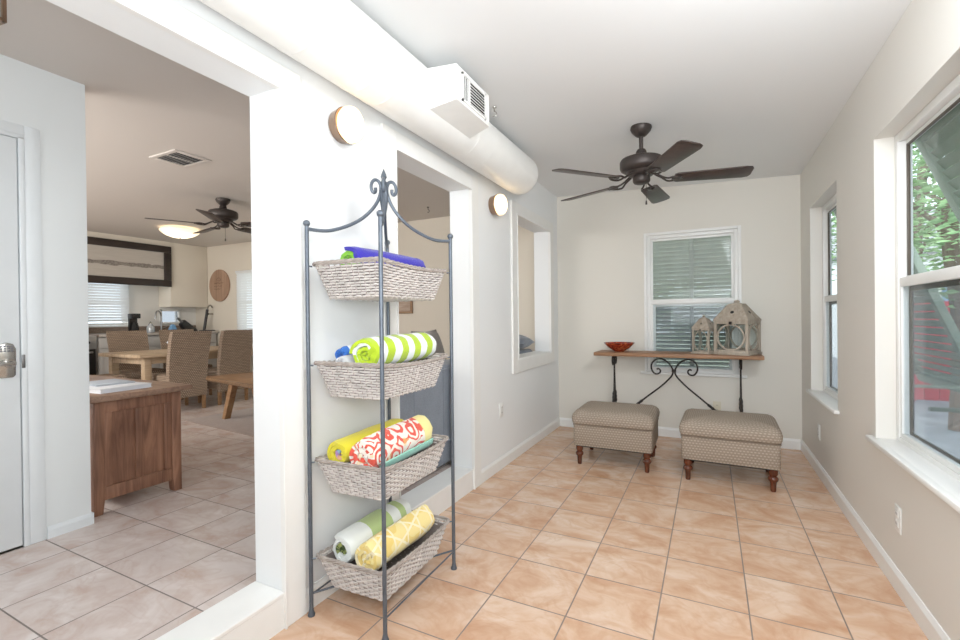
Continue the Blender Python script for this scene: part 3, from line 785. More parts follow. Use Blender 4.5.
# ------------------------------------------------------------------ rolled towels
def roll_mesh(Rr, L, turns, r0, squash=0.92, seed=1, th=0.8, bulge=0.006, tail=0.0, a0=0.0):
    """a rolled towel lying along +y from 0 to L, its axis at the origin; UV = arc length, axial"""
    b = BM(); uvl = b.loops.layers.uv.new('UVMap')
    n = int(turns * 26); na = 16
    pitch = (Rr - r0) / turns; half = pitch * th * 0.5
    arc = [0.0]; prof = []
    for i in range(n + 1):
        f = i / n; a = a0 + 2 * PI * turns * f; r = r0 + (Rr - r0) * f - half
        prof.append((a, r))
        if i: arc.append(arc[-1] + (a - prof[i - 1][0]) * r)
    rows = []
    for j in range(na + 1):
        v = j / na; y = L * v; ro, ri = [], []
        endr = 1.0 - 0.10 * max(0, 1 - min(v, 1 - v) / 0.06) ** 2
        for i, (a, r) in enumerate(prof):
            nz = noise.noise(Vector((math.cos(a) * 2 + seed * 7, math.sin(a) * 2, y * 9 + r * 30)))
            f = i / n
            for lst, rr in ((ro, r + half), (ri, r - half)):
                q = rr * (endr if f > (turns - 1) / turns else 1.0) + bulge * nz * (0.3 + 0.7 * f)
                yy = y + (0.008 * nz if j in (0, na) else 0) + (0.012 * (1 - f) if j == 0 else -0.012 * (1 - f) if j == na else 0)
                lst.append(b.verts.new((q * math.cos(a), yy, q * math.sin(a) * squash)))
        rows.append((ro, ri))
    def quad(vs, uvs):
        f = b.faces.new(vs)
        for lp, uv in zip(f.loops, uvs): lp[uvl].uv = uv
    tot = arc[-1]
    for j in range(na):
        y0, y1 = L * j / na, L * (j + 1) / na
        for i in range(n):
            u0, u1 = tot - arc[i], tot - arc[i + 1]
            quad((rows[j][0][i], rows[j + 1][0][i], rows[j + 1][0][i + 1], rows[j][0][i + 1]), ((u0, y0), (u0, y1), (u1, y1), (u1, y0)))
            quad((rows[j][1][i + 1], rows[j + 1][1][i + 1], rows[j + 1][1][i], rows[j][1][i]), ((u1, y0), (u1, y1), (u0, y1), (u0, y0)))
        for i in (0, n):
            u = tot - arc[i]
            quad((rows[j][0][i], rows[j][1][i], rows[j + 1][1][i], rows[j + 1][0][i]), ((u, y0), (u, y0), (u, y1), (u, y1)))
    for j in (0, na):
        y = L * j / na
        for i in range(n):
            u0, u1 = tot - arc[i], tot - arc[i + 1]
            quad((rows[j][0][i], rows[j][0][i + 1], rows[j][1][i + 1], rows[j][1][i]), ((u0, y), (u1, y), (u1, y), (u0, y)))
    bmesh.ops.recalc_face_normals(b, faces=b.faces)
    return b
def towel_mat(name, fn):
    t = NT(name)
    uv = t.sep(t.coord('UV'))
    c = fn(t, uv[0], uv[1], t.coord('UV'))
    nz = t.noise(t.coord(), 420, 2)
    t.bsdf(c, 0.95, 0, nz, 0.6, 0.003, 0.15, 0.25)
    return t.m
LIME, TWHITE = srgb(176, 204, 36), srgb(240, 244, 240)
def f_lime(t, u, v, co):
    x = t.math('ADD', t.math('MULTIPLY', v, 1.0), t.math('MULTIPLY', u, 0.12))
    st = t.math('GREATER_THAN', t.math('FRACT', t.math('DIVIDE', t.math('ADD', x, 0.05), 0.096)), 0.5)
    return t.mix(t.math('MAXIMUM', st, t.math('GREATER_THAN', u, 0.5)), TWHITE, LIME)
def f_blue(t, u, v, co):
    return t.mix(t.math('MAXIMUM', t.math('GREATER_THAN', u, 0.5), t.math('MULTIPLY', t.math('LESS_THAN', v, 0.05), t.math('GREATER_THAN', u, 0.14))), srgb(52, 44, 160), srgb(120, 184, 50))
def f_yellow(t, u, v, co):
    inner = t.math('GREATER_THAN', u, 0.46)
    v2 = t.n('ShaderNodeTexVoronoi'); t.l(co, v2.inputs['Vector']); v2.inputs['Scale'].default_value = 45
    mul = t.mix(0.45, v2.outputs['Color'], srgb(190, 90, 90))
    return t.mix(inner, srgb(228, 214, 52), mul)
def f_coral(t, u, v, co):
    nz = t.noise(t.mapping(co, (1, 1, 1)), 9, 2, 0.5, 0.0, 'Color')
    vv = t.n('ShaderNodeVectorMath', operation='MULTIPLY_ADD'); t.l(nz, vv.inputs[0]); vv.inputs[1].default_value = (0.09, 0.09, 0); t.l(co, vv.inputs[2])
    vo = t.n('ShaderNodeTexVoronoi', feature='F1'); t.l(vv.outputs[0], vo.inputs['Vector']); vo.inputs['Scale'].default_value = 13
    rings = t.math('SINE', t.math('MULTIPLY', vo.outputs['Distance'], 24.0))
    n2 = t.noise(co, 30, 2)
    m = t.math('GREATER_THAN', t.math('ADD', rings, t.math('MULTIPLY', t.math('SUBTRACT', n2, 0.5), 1.6)), -0.05)
    c = t.mix(m, srgb(226, 84, 66), srgb(244, 234, 222))
    yl = t.math('GREATER_THAN', t.noise(co, 16, 2), 0.62)
    c = t.mix(t.math('MULTIPLY', yl, 0.5), c, srgb(240, 206, 120))
    return t.mix(t.math('GREATER_THAN', v, 0.345), c, srgb(242, 228, 150))
def f_green(t, u, v, co):
    st = t.math('MULTIPLY', t.math('GREATER_THAN', v, 0.13), t.math('LESS_THAN', v, 0.27))
    c = t.mix(st, TWHITE, srgb(186, 208, 140))
    c = t.mix(t.math('MULTIPLY', t.math('GREATER_THAN', v, 0.33), t.math('LESS_THAN', v, 0.37)), c, srgb(186, 208, 140))
    lf = t.math('GREATER_THAN', t.noise(co, 34, 2), 0.5)
    return t.mix(t.math('GREATER_THAN', u, 0.5), c, t.mix(lf, srgb(62, 78, 32), srgb(150, 160, 90)))
def f_geo(t, u, v, co):
    tot = None
    for ang in (20, 80, 140):
        a = R(ang); s = t.math('ADD', t.math('MULTIPLY', u, math.cos(a)), t.math('MULTIPLY', v, math.sin(a)))
        dd = t.math('ABSOLUTE', t.math('SUBTRACT', t.math('FRACT', t.math('DIVIDE', s, 0.085)), 0.5))
        ln = t.math('LESS_THAN', dd, 0.055)
        tot = ln if tot is None else t.math('MAXIMUM', tot, ln)
    n = t.noise(co, 11, 1)
    basec = t.mix(t.math('GREATER_THAN', n, 0.5), srgb(248, 226, 150), srgb(244, 214, 122))
    return t.mix(t.math('MULTIPLY', tot, 0.85), basec, srgb(252, 240, 206))
def f_small_blue(t, u, v, co):
    return t.mix(t.math('GREATER_THAN', t.math('FRACT', t.math('DIVIDE', v, 0.07)), 0.5), srgb(46, 104, 190), srgb(226, 230, 234))
def f_small_grey(t, u, v, co):
    return t.mix(t.noise(co, 30), srgb(176, 176, 180), srgb(220, 220, 222))
def towel(label, mat, Rr, L, turns, loc, yaw=0.0, pitch=0.0, squash=0.92, seed=1, a0=0.0, r0=0.012, group='rolled towels in the rack baskets', extra=None):
    b = roll_mesh(Rr, L, turns, r0, squash, seed, a0=a0)
    o = obj('rolled_towel', b, mat, None, smooth=True, ang=60)
    o.matrix_world = TR(*loc) @ RZ(yaw) @ RX(pitch)
    tag(o, label, 'towel', group)
    if extra: extra(o)
    return o
z = TIERS[3]
towel('rolled royal-blue towel with a green end in the top basket', towel_mat('blue_towel', f_blue), 0.078, 0.43, 2.2, (0.178, 1.42, z + 0.026), R(-6), R(-1), 0.72, 3, 0.6)
z = TIERS[2]
towel('lime green and white striped rolled towel in the second basket', towel_mat('lime_stripe_towel', f_lime), 0.080, 0.45, 3.3, (0.280, 1.395, z + 0.04), R(1), R(1), 0.9, 5, 1.2)
towel('small rolled blue and white cloth beside the lime striped towel', towel_mat('small_blue_towel', f_small_blue), 0.036, 0.26, 2.2, (0.125, 1.425, z + 0.034), R(4), R(4), 0.95, 8)
towel('small rolled pale grey cloth tucked against the lime striped towel', towel_mat('small_grey_towel', f_small_grey), 0.032, 0.24, 2.2, (0.172, 1.372, z + 0.006), R(-2), 0, 0.95, 9)
z = TIERS[1]
towel('plain yellow rolled towel at the back of the third basket', towel_mat('yellow_towel', f_yellow), 0.068, 0.42, 2.6, (0.132, 1.40, z + 0.022), R(-1), R(2), 0.95, 11, 0.5)
def mint(o):
    b = BM(); add_prism(b, [(0.0, -0.083), (0.05, -0.075), (0.08, -0.048), (0.085, -0.026), (0.081, -0.024), (0.074, -0.042), (0.047, -0.067), (0.0, -0.076)], 0.03, 0.40, 'Y')
    obj('mint_hem', b, fabric_mat('mint_hem', srgb(150, 214, 194)), o)['label'] = 'mint green hem'
towel('coral and white patterned rolled towel at the front of the third basket', towel_mat('coral_towel', f_coral), 0.082, 0.42, 3.0, (0.266, 1.385, z + 0.03), R(0), R(2), 0.95, 13, 1.5, extra=mint)
z = TIERS[0]
towel('white and sage-green striped rolled towel at the back of the lowest basket', towel_mat('sage_towel', f_green), 0.070, 0.42, 3.0, (0.13, 1.415, z + 0.01), R(-1), R(1), 0.95, 17, 2.2)
towel('pale yellow rolled towel with a triangle pattern at the front of the lowest basket', towel_mat('geo_towel', f_geo), 0.074, 0.41, 3.2, (0.268, 1.40, z + 0.014), R(-1), R(1), 0.92, 19, 0.2)

# ------------------------------------------------------------------ ottomans
def rounded_rect(hx, hy, r, n=5):
    pts = []
    for (cx_, cy_, a0) in ((hx - r, -hy + r, -90), (hx - r, hy - r, 0), (-hx + r, hy - r, 90), (-hx + r, -hy + r, 180)):
        for i in range(n + 1):
            a = R(a0 + 90 * i / n); pts.append((cx_ + r * math.cos(a), cy_ + r * math.sin(a)))
    return pts
def add_loft(bm, sections, cap=True, uv=True):
    """sections: list of (polygon, z) all with the same count; UV = perimeter, height along profile"""
    b = BM(); uvl = b.loops.layers.uv.new('UVMap'); rows = []
    for poly, z in sections: rows.append([b.verts.new((x, y, z if not callable(z) else z(x, y))) for x, y in poly])
    n = len(rows[0]); per = [0.0]
    p0 = sections[len(sections) // 2][0]
    for i in range(n):
        a, c = p0[i], p0[(i + 1) % n]; per.append(per[-1] + math.hypot(a[0] - c[0], a[1] - c[1]))
    h = 0.0
    for k in range(len(rows) - 1):
        dh = (rows[k + 1][0].co - rows[k][0].co).length
        for i in range(n):
            i2 = (i + 1) % n
            f = b.faces.new((rows[k][i], rows[k][i2], rows[k + 1][i2], rows[k + 1][i]))
            for lp, q in zip(f.loops, ((per[i], h), (per[i + 1], h), (per[i + 1], h + dh), (per[i], h + dh))): lp[uvl].uv = q
        h += dh
    if cap:
        for row, rev in ((rows[0], True), (rows[-1], False)):
            f = b.faces.new(list(reversed(row)) if rev else row)
            for lp in f.loops: lp[uvl].uv = (lp.vert.co.x, lp.vert.co.y)
    merge(bm, b)
def make_ottoman(label, hx, hy, loc, rz):
    t = thing('ottoman', label, 'ottoman', loc, rz, 'dash-patterned ottomans in front of the console table')
    z0, zs, z1 = 0.158, 0.325, 0.44
    b = BM(); b.loops.layers.uv.new('UVMap')
    add_loft(b, [(rounded_rect(hx - 0.004, hy - 0.004, 0.02), z0), (rounded_rect(hx, hy, 0.022), z0 + 0.006), (rounded_rect(hx, hy, 0.022), zs - 0.006), (rounded_rect(hx - 0.01, hy - 0.01, 0.02), zs)])
    obj('upholstered_base', b, OTTO, t, ang=50)
    b = BM(); b.loops.layers.uv.new('UVMap'); o = 0.008
    def P(s, r): return rounded_rect(hx + s, hy + s, r)
    secs = [(P(-0.01, 0.02), zs + 0.002), (P(0.004, 0.03), zs + 0.008), (P(0.012, 0.035), zs + 0.03), (P(0.014, 0.04), zs + 0.06), (P(0.008, 0.045), z1 - 0.03), (P(-0.01, 0.05), z1 - 0.008)]
    for s, dz in ((-0.04, 0.002), (-0.09, 0.01), (-0.15, 0.016), (-0.2, 0.019)): secs.append((rounded_rect(max(hx + s, 0.02), max(hy + s, 0.015), 0.012), z1 + dz))
    add_loft(b, secs)
    cu = obj('lid_cushion', b, OTTO, t, ang=70)
    b = BM(); add_tube(b, [(x, y, zs) for x, y in rounded_rect(hx + 0.002, hy + 0.002, 0.024)], 0.004, 6, True); obj('piping', b, OTTO, cu)
    b = BM(); add_box(b, (-hx + 0.02, -hy + 0.02, z0 - 0.012), (hx - 0.02, hy - 0.02, z0 + 0.002)); obj('bottom_cloth', b, VOID, t)
    for sx in (-1, 1):
        for sy in (-1, 1):
            b = BM()
            add_lathe(b, [(0, 0), (0.015, 0), (0.0175, 0.01), (0.0195, 0.05), (0.021, 0.066), (0.03, 0.076), (0.033, 0.088), (0.029, 0.098), (0.02, 0.106), (0.024, 0.112), (0.0285, 0.118), (0.0285, 0.152), (0, 0.152)], 18,
                      TR(sx * (hx - 0.042), sy * (hy - 0.042), 0))
            obj('leg', b, LEGWOOD, t)
    return t
make_ottoman('left ottoman of taupe dash-patterned cloth on turned wooden legs', 0.303, 0.262, (0.797, 3.918, 0), R(0.5))
make_ottoman('right ottoman of taupe dash-patterned cloth on turned wooden legs, nearer the right wall', 0.307, 0.262, (1.618, 3.885, 0), R(-1.5))

# ------------------------------------------------------------------ console table
CTY = 4.635; TT = 0.857
ct = thing('console_table', 'long narrow oak console table with black wrought-iron scroll base under the back window', 'table', (1.195, CTY, 0))
b = BM(); add_box(b, (-0.71, -0.18, TT - 0.034), (0.71, 0.18, TT), 0.006); obj('tabletop', b, CONSOLE, ct)
def sleeve(b, p, q, r):
    p, q = Vector(p), Vector(q); pts = [p + (q - p) * i / 6 for i in range(7)]
    add_tube(b, pts, [r * 0.7, r, r * 0.85, r, r * 0.85, r, r * 0.7], 8)
for s in (-1, 1):
    b = BM(); x = s * 0.545
    for sy in (-1, 1):
        pts = smooth_pts([(x, sy * 0.03, TT - 0.10), (x, sy * 0.075, TT - 0.125), (x, sy * 0.105, TT - 0.09), (x, sy * 0.095, TT - 0.05), (x, sy * 0.05, TT - 0.036), (x, sy * 0.012, TT - 0.07), (x, sy * 0.01, TT - 0.2), (x, sy * 0.03, 0.5), (x, sy * 0.075, 0.3), (x, sy * 0.14, 0.03), (x, sy * 0.165, 0.008)], 5)
        add_tube(b, pts, 0.0075, 8)
        sleeve(b, (x, sy * 0.04, 0.465), (x, sy * 0.065, 0.35), 0.0145)
        add_ball(b, (x, sy * 0.165, 0.012), 0.012)
    add_box(b, (x - 0.012, -0.11, TT - 0.04), (x + 0.012, 0.11, TT - 0.031), 0.002)
    sleeve(b, (x, 0, TT - 0.04), (x, 0, TT - 0.13), 0.013)
    obj('trestle_leg', b, BLACKIRON, ct)
for s in (-1, 1):
    b = BM()
    sp = [(.151, .694), (.140, .702), (.126, .697), (.119, .681), (.124, .665), (.138, .654), (.158, .651), (.178, .660), (.194, .685), (.200, .715), (.196, .745), (.176, .774), (.145, .792), (.108, .794), (.072, .780),
          (.042, .753), (.02, .72), (.009, .69), (.010, .664), (.024, .632), (.06, .59), (.12, .53), (.225, .441), (.35, .333), (.45, .24), (.54, .14)]
    add_tube(b, smooth_pts([(s * u, 0, v) for u, v in sp], 4), 0.0078, 8)
    sleeve(b, (s * 0.28, 0, 0.393), (s * 0.365, 0, 0.319), 0.0135)
    obj('scroll_brace', b, BLACKIRON, ct)
b = BM(); add_tube(b, [(0, 0, 0.672), (0, 0, 0.70)], 0.02, 10); obj('collar', b, BLACKIRON, ct)

# bowl
b = BM(); add_lathe(b, [(0, 0), (0.045, 0), (0.05, 0.006), (0.062, 0.012), (0.105, 0.042), (0.138, 0.075), (0.148, 0.088), (0.144, 0.089), (0.132, 0.078), (0.098, 0.048), (0.05, 0.02), (0, 0.016)], 40)
t = NT('red_swirl_glaze'); nz = t.noise(t.coord(), 16, 4, 0.6, 2.0)
t.bsdf(t.ramp(nz, [(0.35, srgb(92, 22, 14)), (0.5, srgb(150, 44, 24)), (0.66, srgb(206, 110, 60))]), 0.2)
tag(obj('decorative_bowl', b, t.m, None, (0.70, CTY - 0.01, TT)), 'shallow glossy red-brown bowl at the left end of the console table', 'bowl')

# lanterns
def make_lantern(name, label, h, w, loc, rz, roof_h):
    t = thing(name, label, 'lantern', loc, rz, 'weathered wooden lanterns on the console table')
    bodyh = h; p = w * 0.085; hw = w / 2
    b = BM(); add_box(b, (-hw - 0.008, -hw - 0.008, 0), (hw + 0.008, hw + 0.008, p * 0.9), 0.003); base = obj('base_board', b, LANTERNW, t)
    for sx in (-1, 1):
        for sy in (-1, 1):
            b = BM(); add_box(b, (sx * hw - (p if sx > 0 else 0), sy * hw - (p if sy > 0 else 0), p * 0.9), (sx * hw + (0 if sx > 0 else p), sy * hw + (0 if sy > 0 else p), bodyh), 0.002)
            obj('corner_post', b, LANTERNW, t)
    ih = bodyh - 2 * p; iw = w - 2 * p; zc = p + ih / 2
    for k in range(4):
        A = RZ(PI / 2 * k); b = BM()
        add_box(b, (-iw / 2, -hw, bodyh - p * 1.1), (iw / 2, -hw + p * 0.7, bodyh), 0.001, A); add_box(b, (-iw / 2, -hw, p * 0.8), (iw / 2, -hw + p * 0.7, p * 1.7), 0.001, A)
        n = 28; ro_x, ro_z = iw / 2, ih / 2 - p * 0.15; th = p * 0.55
        bb = BM(); ring = []
        for i in range(n):
            a = 2 * PI * i / n
            q = []
            for rx, rz_, y in ((ro_x, ro_z, -hw + 0.002), (ro_x - th, ro_z - th, -hw + 0.002), (ro_x - th, ro_z - th, -hw + p * 0.6), (ro_x, ro_z, -hw + p * 0.6)):
                q.append(bb.verts.new((rx * math.cos(a), y, zc + p * 0.25 + rz_ * math.sin(a) * 0.97)))
            ring.append(q)
        for i in range(n):
            i2 = (i + 1) % n
            for j in range(4): bb.faces.new((ring[i][j], ring[i2][j], ring[i2][(j + 1) % 4], ring[i][(j + 1) % 4]))
        bmesh.ops.recalc_face_normals(bb, faces=bb.faces); merge(b, bb, A)
        pn = obj('side_panel', b, LANTERNW, t)
        b = BM(); add_box(b, (-iw / 2, -hw + p * 0.62, p * 1.2), (iw / 2, -hw + p * 0.66, bodyh - p), 0, A); obj('glass_pane', b, GLASS, pn)
    b = BM(); hr = hw + 0.004
    sec = [(hr, bodyh), (hr, bodyh + 0.008)] ; tw = w * 0.2
    rows = []
    for q, z in ((hr, bodyh), (hr, bodyh + 0.01), (tw, bodyh + roof_h * 0.86), (tw * 0.9, bodyh + roof_h * 0.9)):
        rows.append([b.verts.new((x * q, y * q, z)) for x, y in ((-1, -1), (1, -1), (1, 1), (-1, 1))])
    b.faces.new(list(reversed(rows[0]))); b.faces.new(rows[-1])
    for a, c in zip(rows, rows[1:]):
        for i in range(4): b.faces.new((a[i], a[(i + 1) % 4], c[(i + 1) % 4], c[i]))
    rf = obj('roof', b, LANTERNW, t, smooth=False)
    slope = math.atan2(hr - tw, roof_h * 0.86 - 0.01)
    for k in range(4):
        b = BM(); A = RZ(PI / 2 * k); zz = bodyh + roof_h * 0.45; yy = -(hr - (hr - tw) * ((roof_h * 0.45 - 0.01) / (roof_h * 0.86 - 0.01)))
        add_lathe(b, [(0, 0.0004), (w * 0.055, 0.0004), (w * 0.055, 0.0012), (0, 0.0012)], 14, A @ TR(0, yy, zz) @ RX(PI / 2 - slope))
        obj('vent_hole', b, VOID, rf)
    b = BM(); zt = bodyh + roof_h * 0.9
    add_lathe(b, [(0, zt - 0.004), (tw * 0.7, zt - 0.004), (tw * 0.65, zt + 0.004), (tw * 0.35, zt + 0.008), (tw * 0.45, zt + 0.02), (tw * 0.25, zt + 0.03), (0, zt + 0.034)], 16); obj('finial', b, LANTERNW, rf)
    b = BM(); add_box(b, (-w * 0.045, -hw - 0.006, bodyh - p * 1.25), (w * 0.045, -hw + 0.001, bodyh - p * 0.2), 0.002); obj('latch', b, BLACKIRON, t)
    return t
make_lantern('wooden_lantern', 'large weathered wooden lantern with circle-framed glass at the right end of the console table', 0.295, 0.282, (1.715, CTY + 0.0, TT), R(-24), 0.17)
make_lantern('wooden_lantern', 'small weathered wooden lantern left of the large lantern', 0.225, 0.15, (1.452, CTY - 0.0, TT), R(-24), 0.105)

# ------------------------------------------------------------------ outlets
def outlet(label, M, mat, duplex=True):
    t = thing('wall_outlet', label, 'outlet', (0, 0, 0)); t.matrix_world = M       # local: x across, y out of the wall (towards -y), z up
    b = BM(); add_box(b, (-0.035, -0.006, -0.057), (0.035, 0, 0.057), 0.003); pl = obj('cover_plate', b, mat, t)
    b = BM()
    for s in (-1, 1): add_box(b, (-0.016, -0.0085, s * 0.021 - 0.014), (0.016, -0.005, s * 0.021 + 0.014), 0.003)
    rc = obj('receptacle', b, mat, t)
    b = BM()
    for s in (-1, 1):
        for q in (-0.006, 0.006): add_box(b, (q - 0.0012, -0.009, s * 0.021 - 0.003), (q + 0.0012, -0.0083, s * 0.021 + 0.006))
    obj('slot', b, VOID, rc, smooth=False)
outlet('ivory electrical outlet on the back wall under the console table', TR(1.554, YB, 0.325), IVORY)
outlet('white electrical outlet on the right wall below the nearest large window', TR(W, 2.567, 0.314) @ RZ(-PI / 2), WPLAST)
outlet('white electrical outlet on the right wall below the far small window', TR(W, 4.17, 0.324) @ RZ(-PI / 2), WPLAST)
outlet('white electrical outlet low on the left wall beside the opening behind the rack', TR(0, 3.33, 0.463) @ RZ(PI / 2), WPLAST)

# ------------------------------------------------------------------ sofa seen through the middle opening
so = thing('slipcovered_sofa', 'slate-grey slipcovered sofa with its back against the opening behind the rack', 'sofa', (-0.62, 3.34, FI))
L2 = 1.32
b = BM(); add_box(b, (0.16, -L2, 0.02), (0.41, L2, 0.745), 0.035, None, 3); sb = obj('sofa_back', b, SOFA, so)
b = BM()
for k in range(8): add_box(b, (0.408, -L2 + 0.05 + k * 0.36, 0.03), (0.414, -L2 + 0.056 + k * 0.36, 0.73), 0.002)
add_tube(b, [(0.41, -L2 + 0.03, 0.715), (0.41, L2 - 0.03, 0.715)], 0.006, 6); obj('seam', b, SOFA, sb)
b = BM(); add_box(b, (-0.5, -L2 + 0.2, 0.02), (0.18, L2 - 0.2, 0.3), 0.03, None, 3); obj('seat_base', b, SOFA, so)
for k in range(3):
    b = BM(); y = -L2 + 0.22 + k * 0.734; add_box(b, (-0.52, y, 0.302), (0.158, y + 0.726, 0.45), 0.05, None, 3); obj('seat_cushion', b, SOFA, so)
for s in (-1, 1):
    b = BM(); y = s * (L2 - 0.1); add_box(b, (-0.5, y - 0.1, 0.02), (0.18, y + 0.1, 0.58), 0.04, None, 3); obj('sofa_arm', b, SOFA, so)
def pillow(label, loc, rx, ry, rz, s=0.23, mat=PILLOWG):
    b = BM(); bmesh.ops.create_grid(b, x_segments=12, y_segments=12, size=s)
    top = list(b.verts)
    dupv = bmesh.ops.duplicate(b, geom=list(b.verts) + list(b.edges) + list(b.faces))
    low = [v for v in dupv['geom'] if isinstance(v, bmesh.types.BMVert)]
    for lst, sg in ((top, 1), (low, -1)):
        for v in lst:
            u, w = v.co.x / s, v.co.y / s
            k = max(0, (1 - u * u) * (1 - w * w)) ** 0.45
            v.co.z = sg * 0.085 * k; q = 1 - 0.06 * (1 - abs(u)) * abs(w) ; v.co.y *= q; v.co.x *= 1 - 0.06 * (1 - abs(w)) * abs(u)
    bmesh.ops.remove_doubles(b, verts=b.verts, dist=0.0005); bmesh.ops.recalc_face_normals(b, faces=b.faces)
    o = obj('throw_pillow', b, mat, None, loc, ang=80); o.rotation_euler = (rx, ry, rz)
    tag(o, label, 'pillow', 'grey pillows on the sofa')
pillow('grey throw pillow leaning on the sofa back, seen behind the second basket', (-0.64, 3.3, 0.86), 0, R(76), R(8), 0.25)
pillow('blue-grey pillow lying on top of the sofa back, seen through the small interior opening', (-0.345, 4.36, 0.955), 0, R(4), R(4), 0.2, SOFA)

# framed picture on the end wall
pf = thing('framed_picture', 'small wooden framed picture on the cream wall, seen just under the top basket', 'picture', (-2.19, YB, 1.40))
b = BM(); fw_, fh_ = 0.25, 0.13
for lo, hi in (((-fw_, -0.025, -fh_), (fw_, 0, -fh_ + 0.03)), ((-fw_, -0.025, fh_ - 0.03), (fw_, 0, fh_)), ((-fw_, -0.025, -fh_ + 0.0301), (-fw_ + 0.03, 0, fh_ - 0.0301)), ((fw_ - 0.03, -0.025, -fh_ + 0.0301), (fw_, 0, fh_ - 0.0301))): add_box(b, lo, hi, 0.003)
obj('picture_frame', b, BENCHW, pf)
b = BM(); add_box(b, (-fw_ + 0.03, -0.012, -fh_ + 0.03), (fw_ - 0.03, -0.002, fh_ - 0.03)); obj('picture_print', b, wood_mat('faded_print', srgb(150, 120, 100), srgb(196, 176, 156), 'X', 1.0, 0.5), pf)

# ------------------------------------------------------------------ wooden sideboard beside the door wall
cb = thing('wooden_cabinet', 'reddish-brown wooden cabinet with a panelled end, just inside the wide opening', 'cabinet', (-1.55, 1.515, FI))
hY = 0.235; H = 0.64; Lx = 1.35      # local x runs from -Lx to 0
for x in (-0.062, -Lx):
    for s in (-1, 1):
        b = BM(); y0 = s * hY - (0.055 if s > 0 else 0); y1 = y0 + 0.055
        ia, ib = (0.012, 0) if s > 0 else (0, 0.012)
        add_prism(b, [(y0 + ia, 0), (y1 - ib, 0), (y1, 0.1), (y1, H), (y0, H), (y0, 0.1)], x, x + 0.062, 'X', None, 0.003)
        obj('leg', b, CABWOOD, cb)
b = BM()
y0, y1 = -hY + 0.055, hY - 0.055
add_box(b, (-0.048, y0, H - 0.07), (-0.006, y1, H), 0.002); add_box(b, (-0.048, y0, 0.075), (-0.006, y1, 0.15), 0.002)
add_box(b, (-0.046, y0 + 0.0, 0.15), (-0.026, y1, H - 0.07))
for yy in (y0 + 0.001, -0.02, y1 - 0.041): add_box(b, (-0.046, yy, 0.15), (-0.010, yy + 0.04, H - 0.07), 0.003)
obj('end_panel', b, CABWOOD, cb)
b = BM(); add_box(b, (-Lx + 0.01, y0, 0.1), (-0.05, y1 + 0.03, H), 0.003); obj('cabinet_body', b, CABWOOD, cb)
for k in range(2):
    b = BM(); xa = -Lx + 0.07 + k * 0.61; add_box(b, (xa, -hY + 0.035, 0.12), (xa + 0.6, -hY + 0.056, H - 0.02), 0.004); dd = obj('cabinet_door', b, DARKFRAME, cb)  # front doors coloured near-black to paint in the shadowed gap
    b = BM(); add_ball(b, (xa + (0.55 if k == 0 else 0.05), -hY + 0.022, 0.42), 0.014); obj('knob', b, BLACKIRON, dd)
b = BM(); add_box(b, (-Lx - 0.05, -hY - 0.045, H), (0.055, hY + 0.045, H + 0.034), 0.006); obj('cabinet_top', b, CABTOP, cb)
# books on it
ZT = FI + H + 0.034
def book(label, loc, rz, lx, ly, h, m):
    t = thing('closed_book', label, 'book', loc, rz, 'flat books on the wooden cabinet')
    b = BM(); add_box(b, (-lx / 2, -ly / 2, 0), (lx / 2, ly / 2, 0.003), 0.001); add_box(b, (-lx / 2, -ly / 2, h - 0.003), (lx / 2, ly / 2, h), 0.001); add_box(b, (-lx / 2, -ly / 2, 0.0015), (-lx / 2 + 0.004, ly / 2, h - 0.0015)); obj('cover', b, m, t)
    b = BM(); add_box(b, (-lx / 2 + 0.003, -ly / 2 + 0.004, 0.003), (lx / 2 - 0.004, ly / 2 - 0.004, h - 0.003)); obj('pages', b, PAPER, t)
book('white book lying on the wooden cabinet, under a thinner grey one', (-1.80, 1.46, ZT), R(4), 0.40, 0.28, 0.026, PAPER)
book('thin grey-blue booklet lying on top of the white book', (-1.88, 1.49, ZT + 0.026), R(-3), 0.28, 0.20, 0.008, PAPERB)

# ------------------------------------------------------------------ dining furniture
b = BM(); add_box(b, (-0.0, 0, 0), (2.3, 1.75, 0.008), 0.003)
tag(obj('area_rug', b, RUGM, None, (-3.62, 2.96, FI), rotz=R(-6)), 'flat taupe rug under the slant-legged wooden table', 'rug')
ctb = thing('low_wooden_table', 'brown wooden low table with slanted legs standing on the taupe rug', 'table', (-3.55, 3.17, FI + 0.008), R(-11))
b = BM(); add_box(b, (0, 0, 0.405), (1.35, 0.62, 0.45), 0.006); obj('tabletop', b, BENCHW, ctb)
for sx, xx in ((-1, 0.46), (1, 0.95)):
    for sy in (0, 1):
        b = BM(); yb = 0.06 + 0.44 * sy
        p0 = [(xx - 0.03, yb, 0.406), (xx + 0.06, yb, 0.406), (xx + 0.06, yb + 0.06, 0.406), (xx - 0.03, yb + 0.06, 0.406)]
        off = (0.0, 0.0)
        vs0 = [b.verts.new(p) for p in p0]
        sl = sx * 0.19
        vs1 = [b.verts.new((p[0] * 1.0 + sl + (0.012 if i in (0, 3) else -0.012), p[1], 0.0)) for i, p in enumerate(p0)]
        b.faces.new(vs0); b.faces.new(list(reversed(vs1)))
        for i in range(4): b.faces.new((vs0[i], vs0[(i + 1) % 4], vs1[(i + 1) % 4], vs1[i]))
        bmesh.ops.recalc_face_normals(b, faces=b.faces); obj('leg', b, BENCHW, ctb)
dt = thing('dining_table', 'pale wooden dining table among the wicker chairs', 'table', (-4.78, 3.74, FI))
b = BM(); add_box(b, (-0.46, -0.85, 0.66), (0.46, 0.85, 0.70), 0.006); obj('tabletop', b, TABLEW, dt)
b = BM()
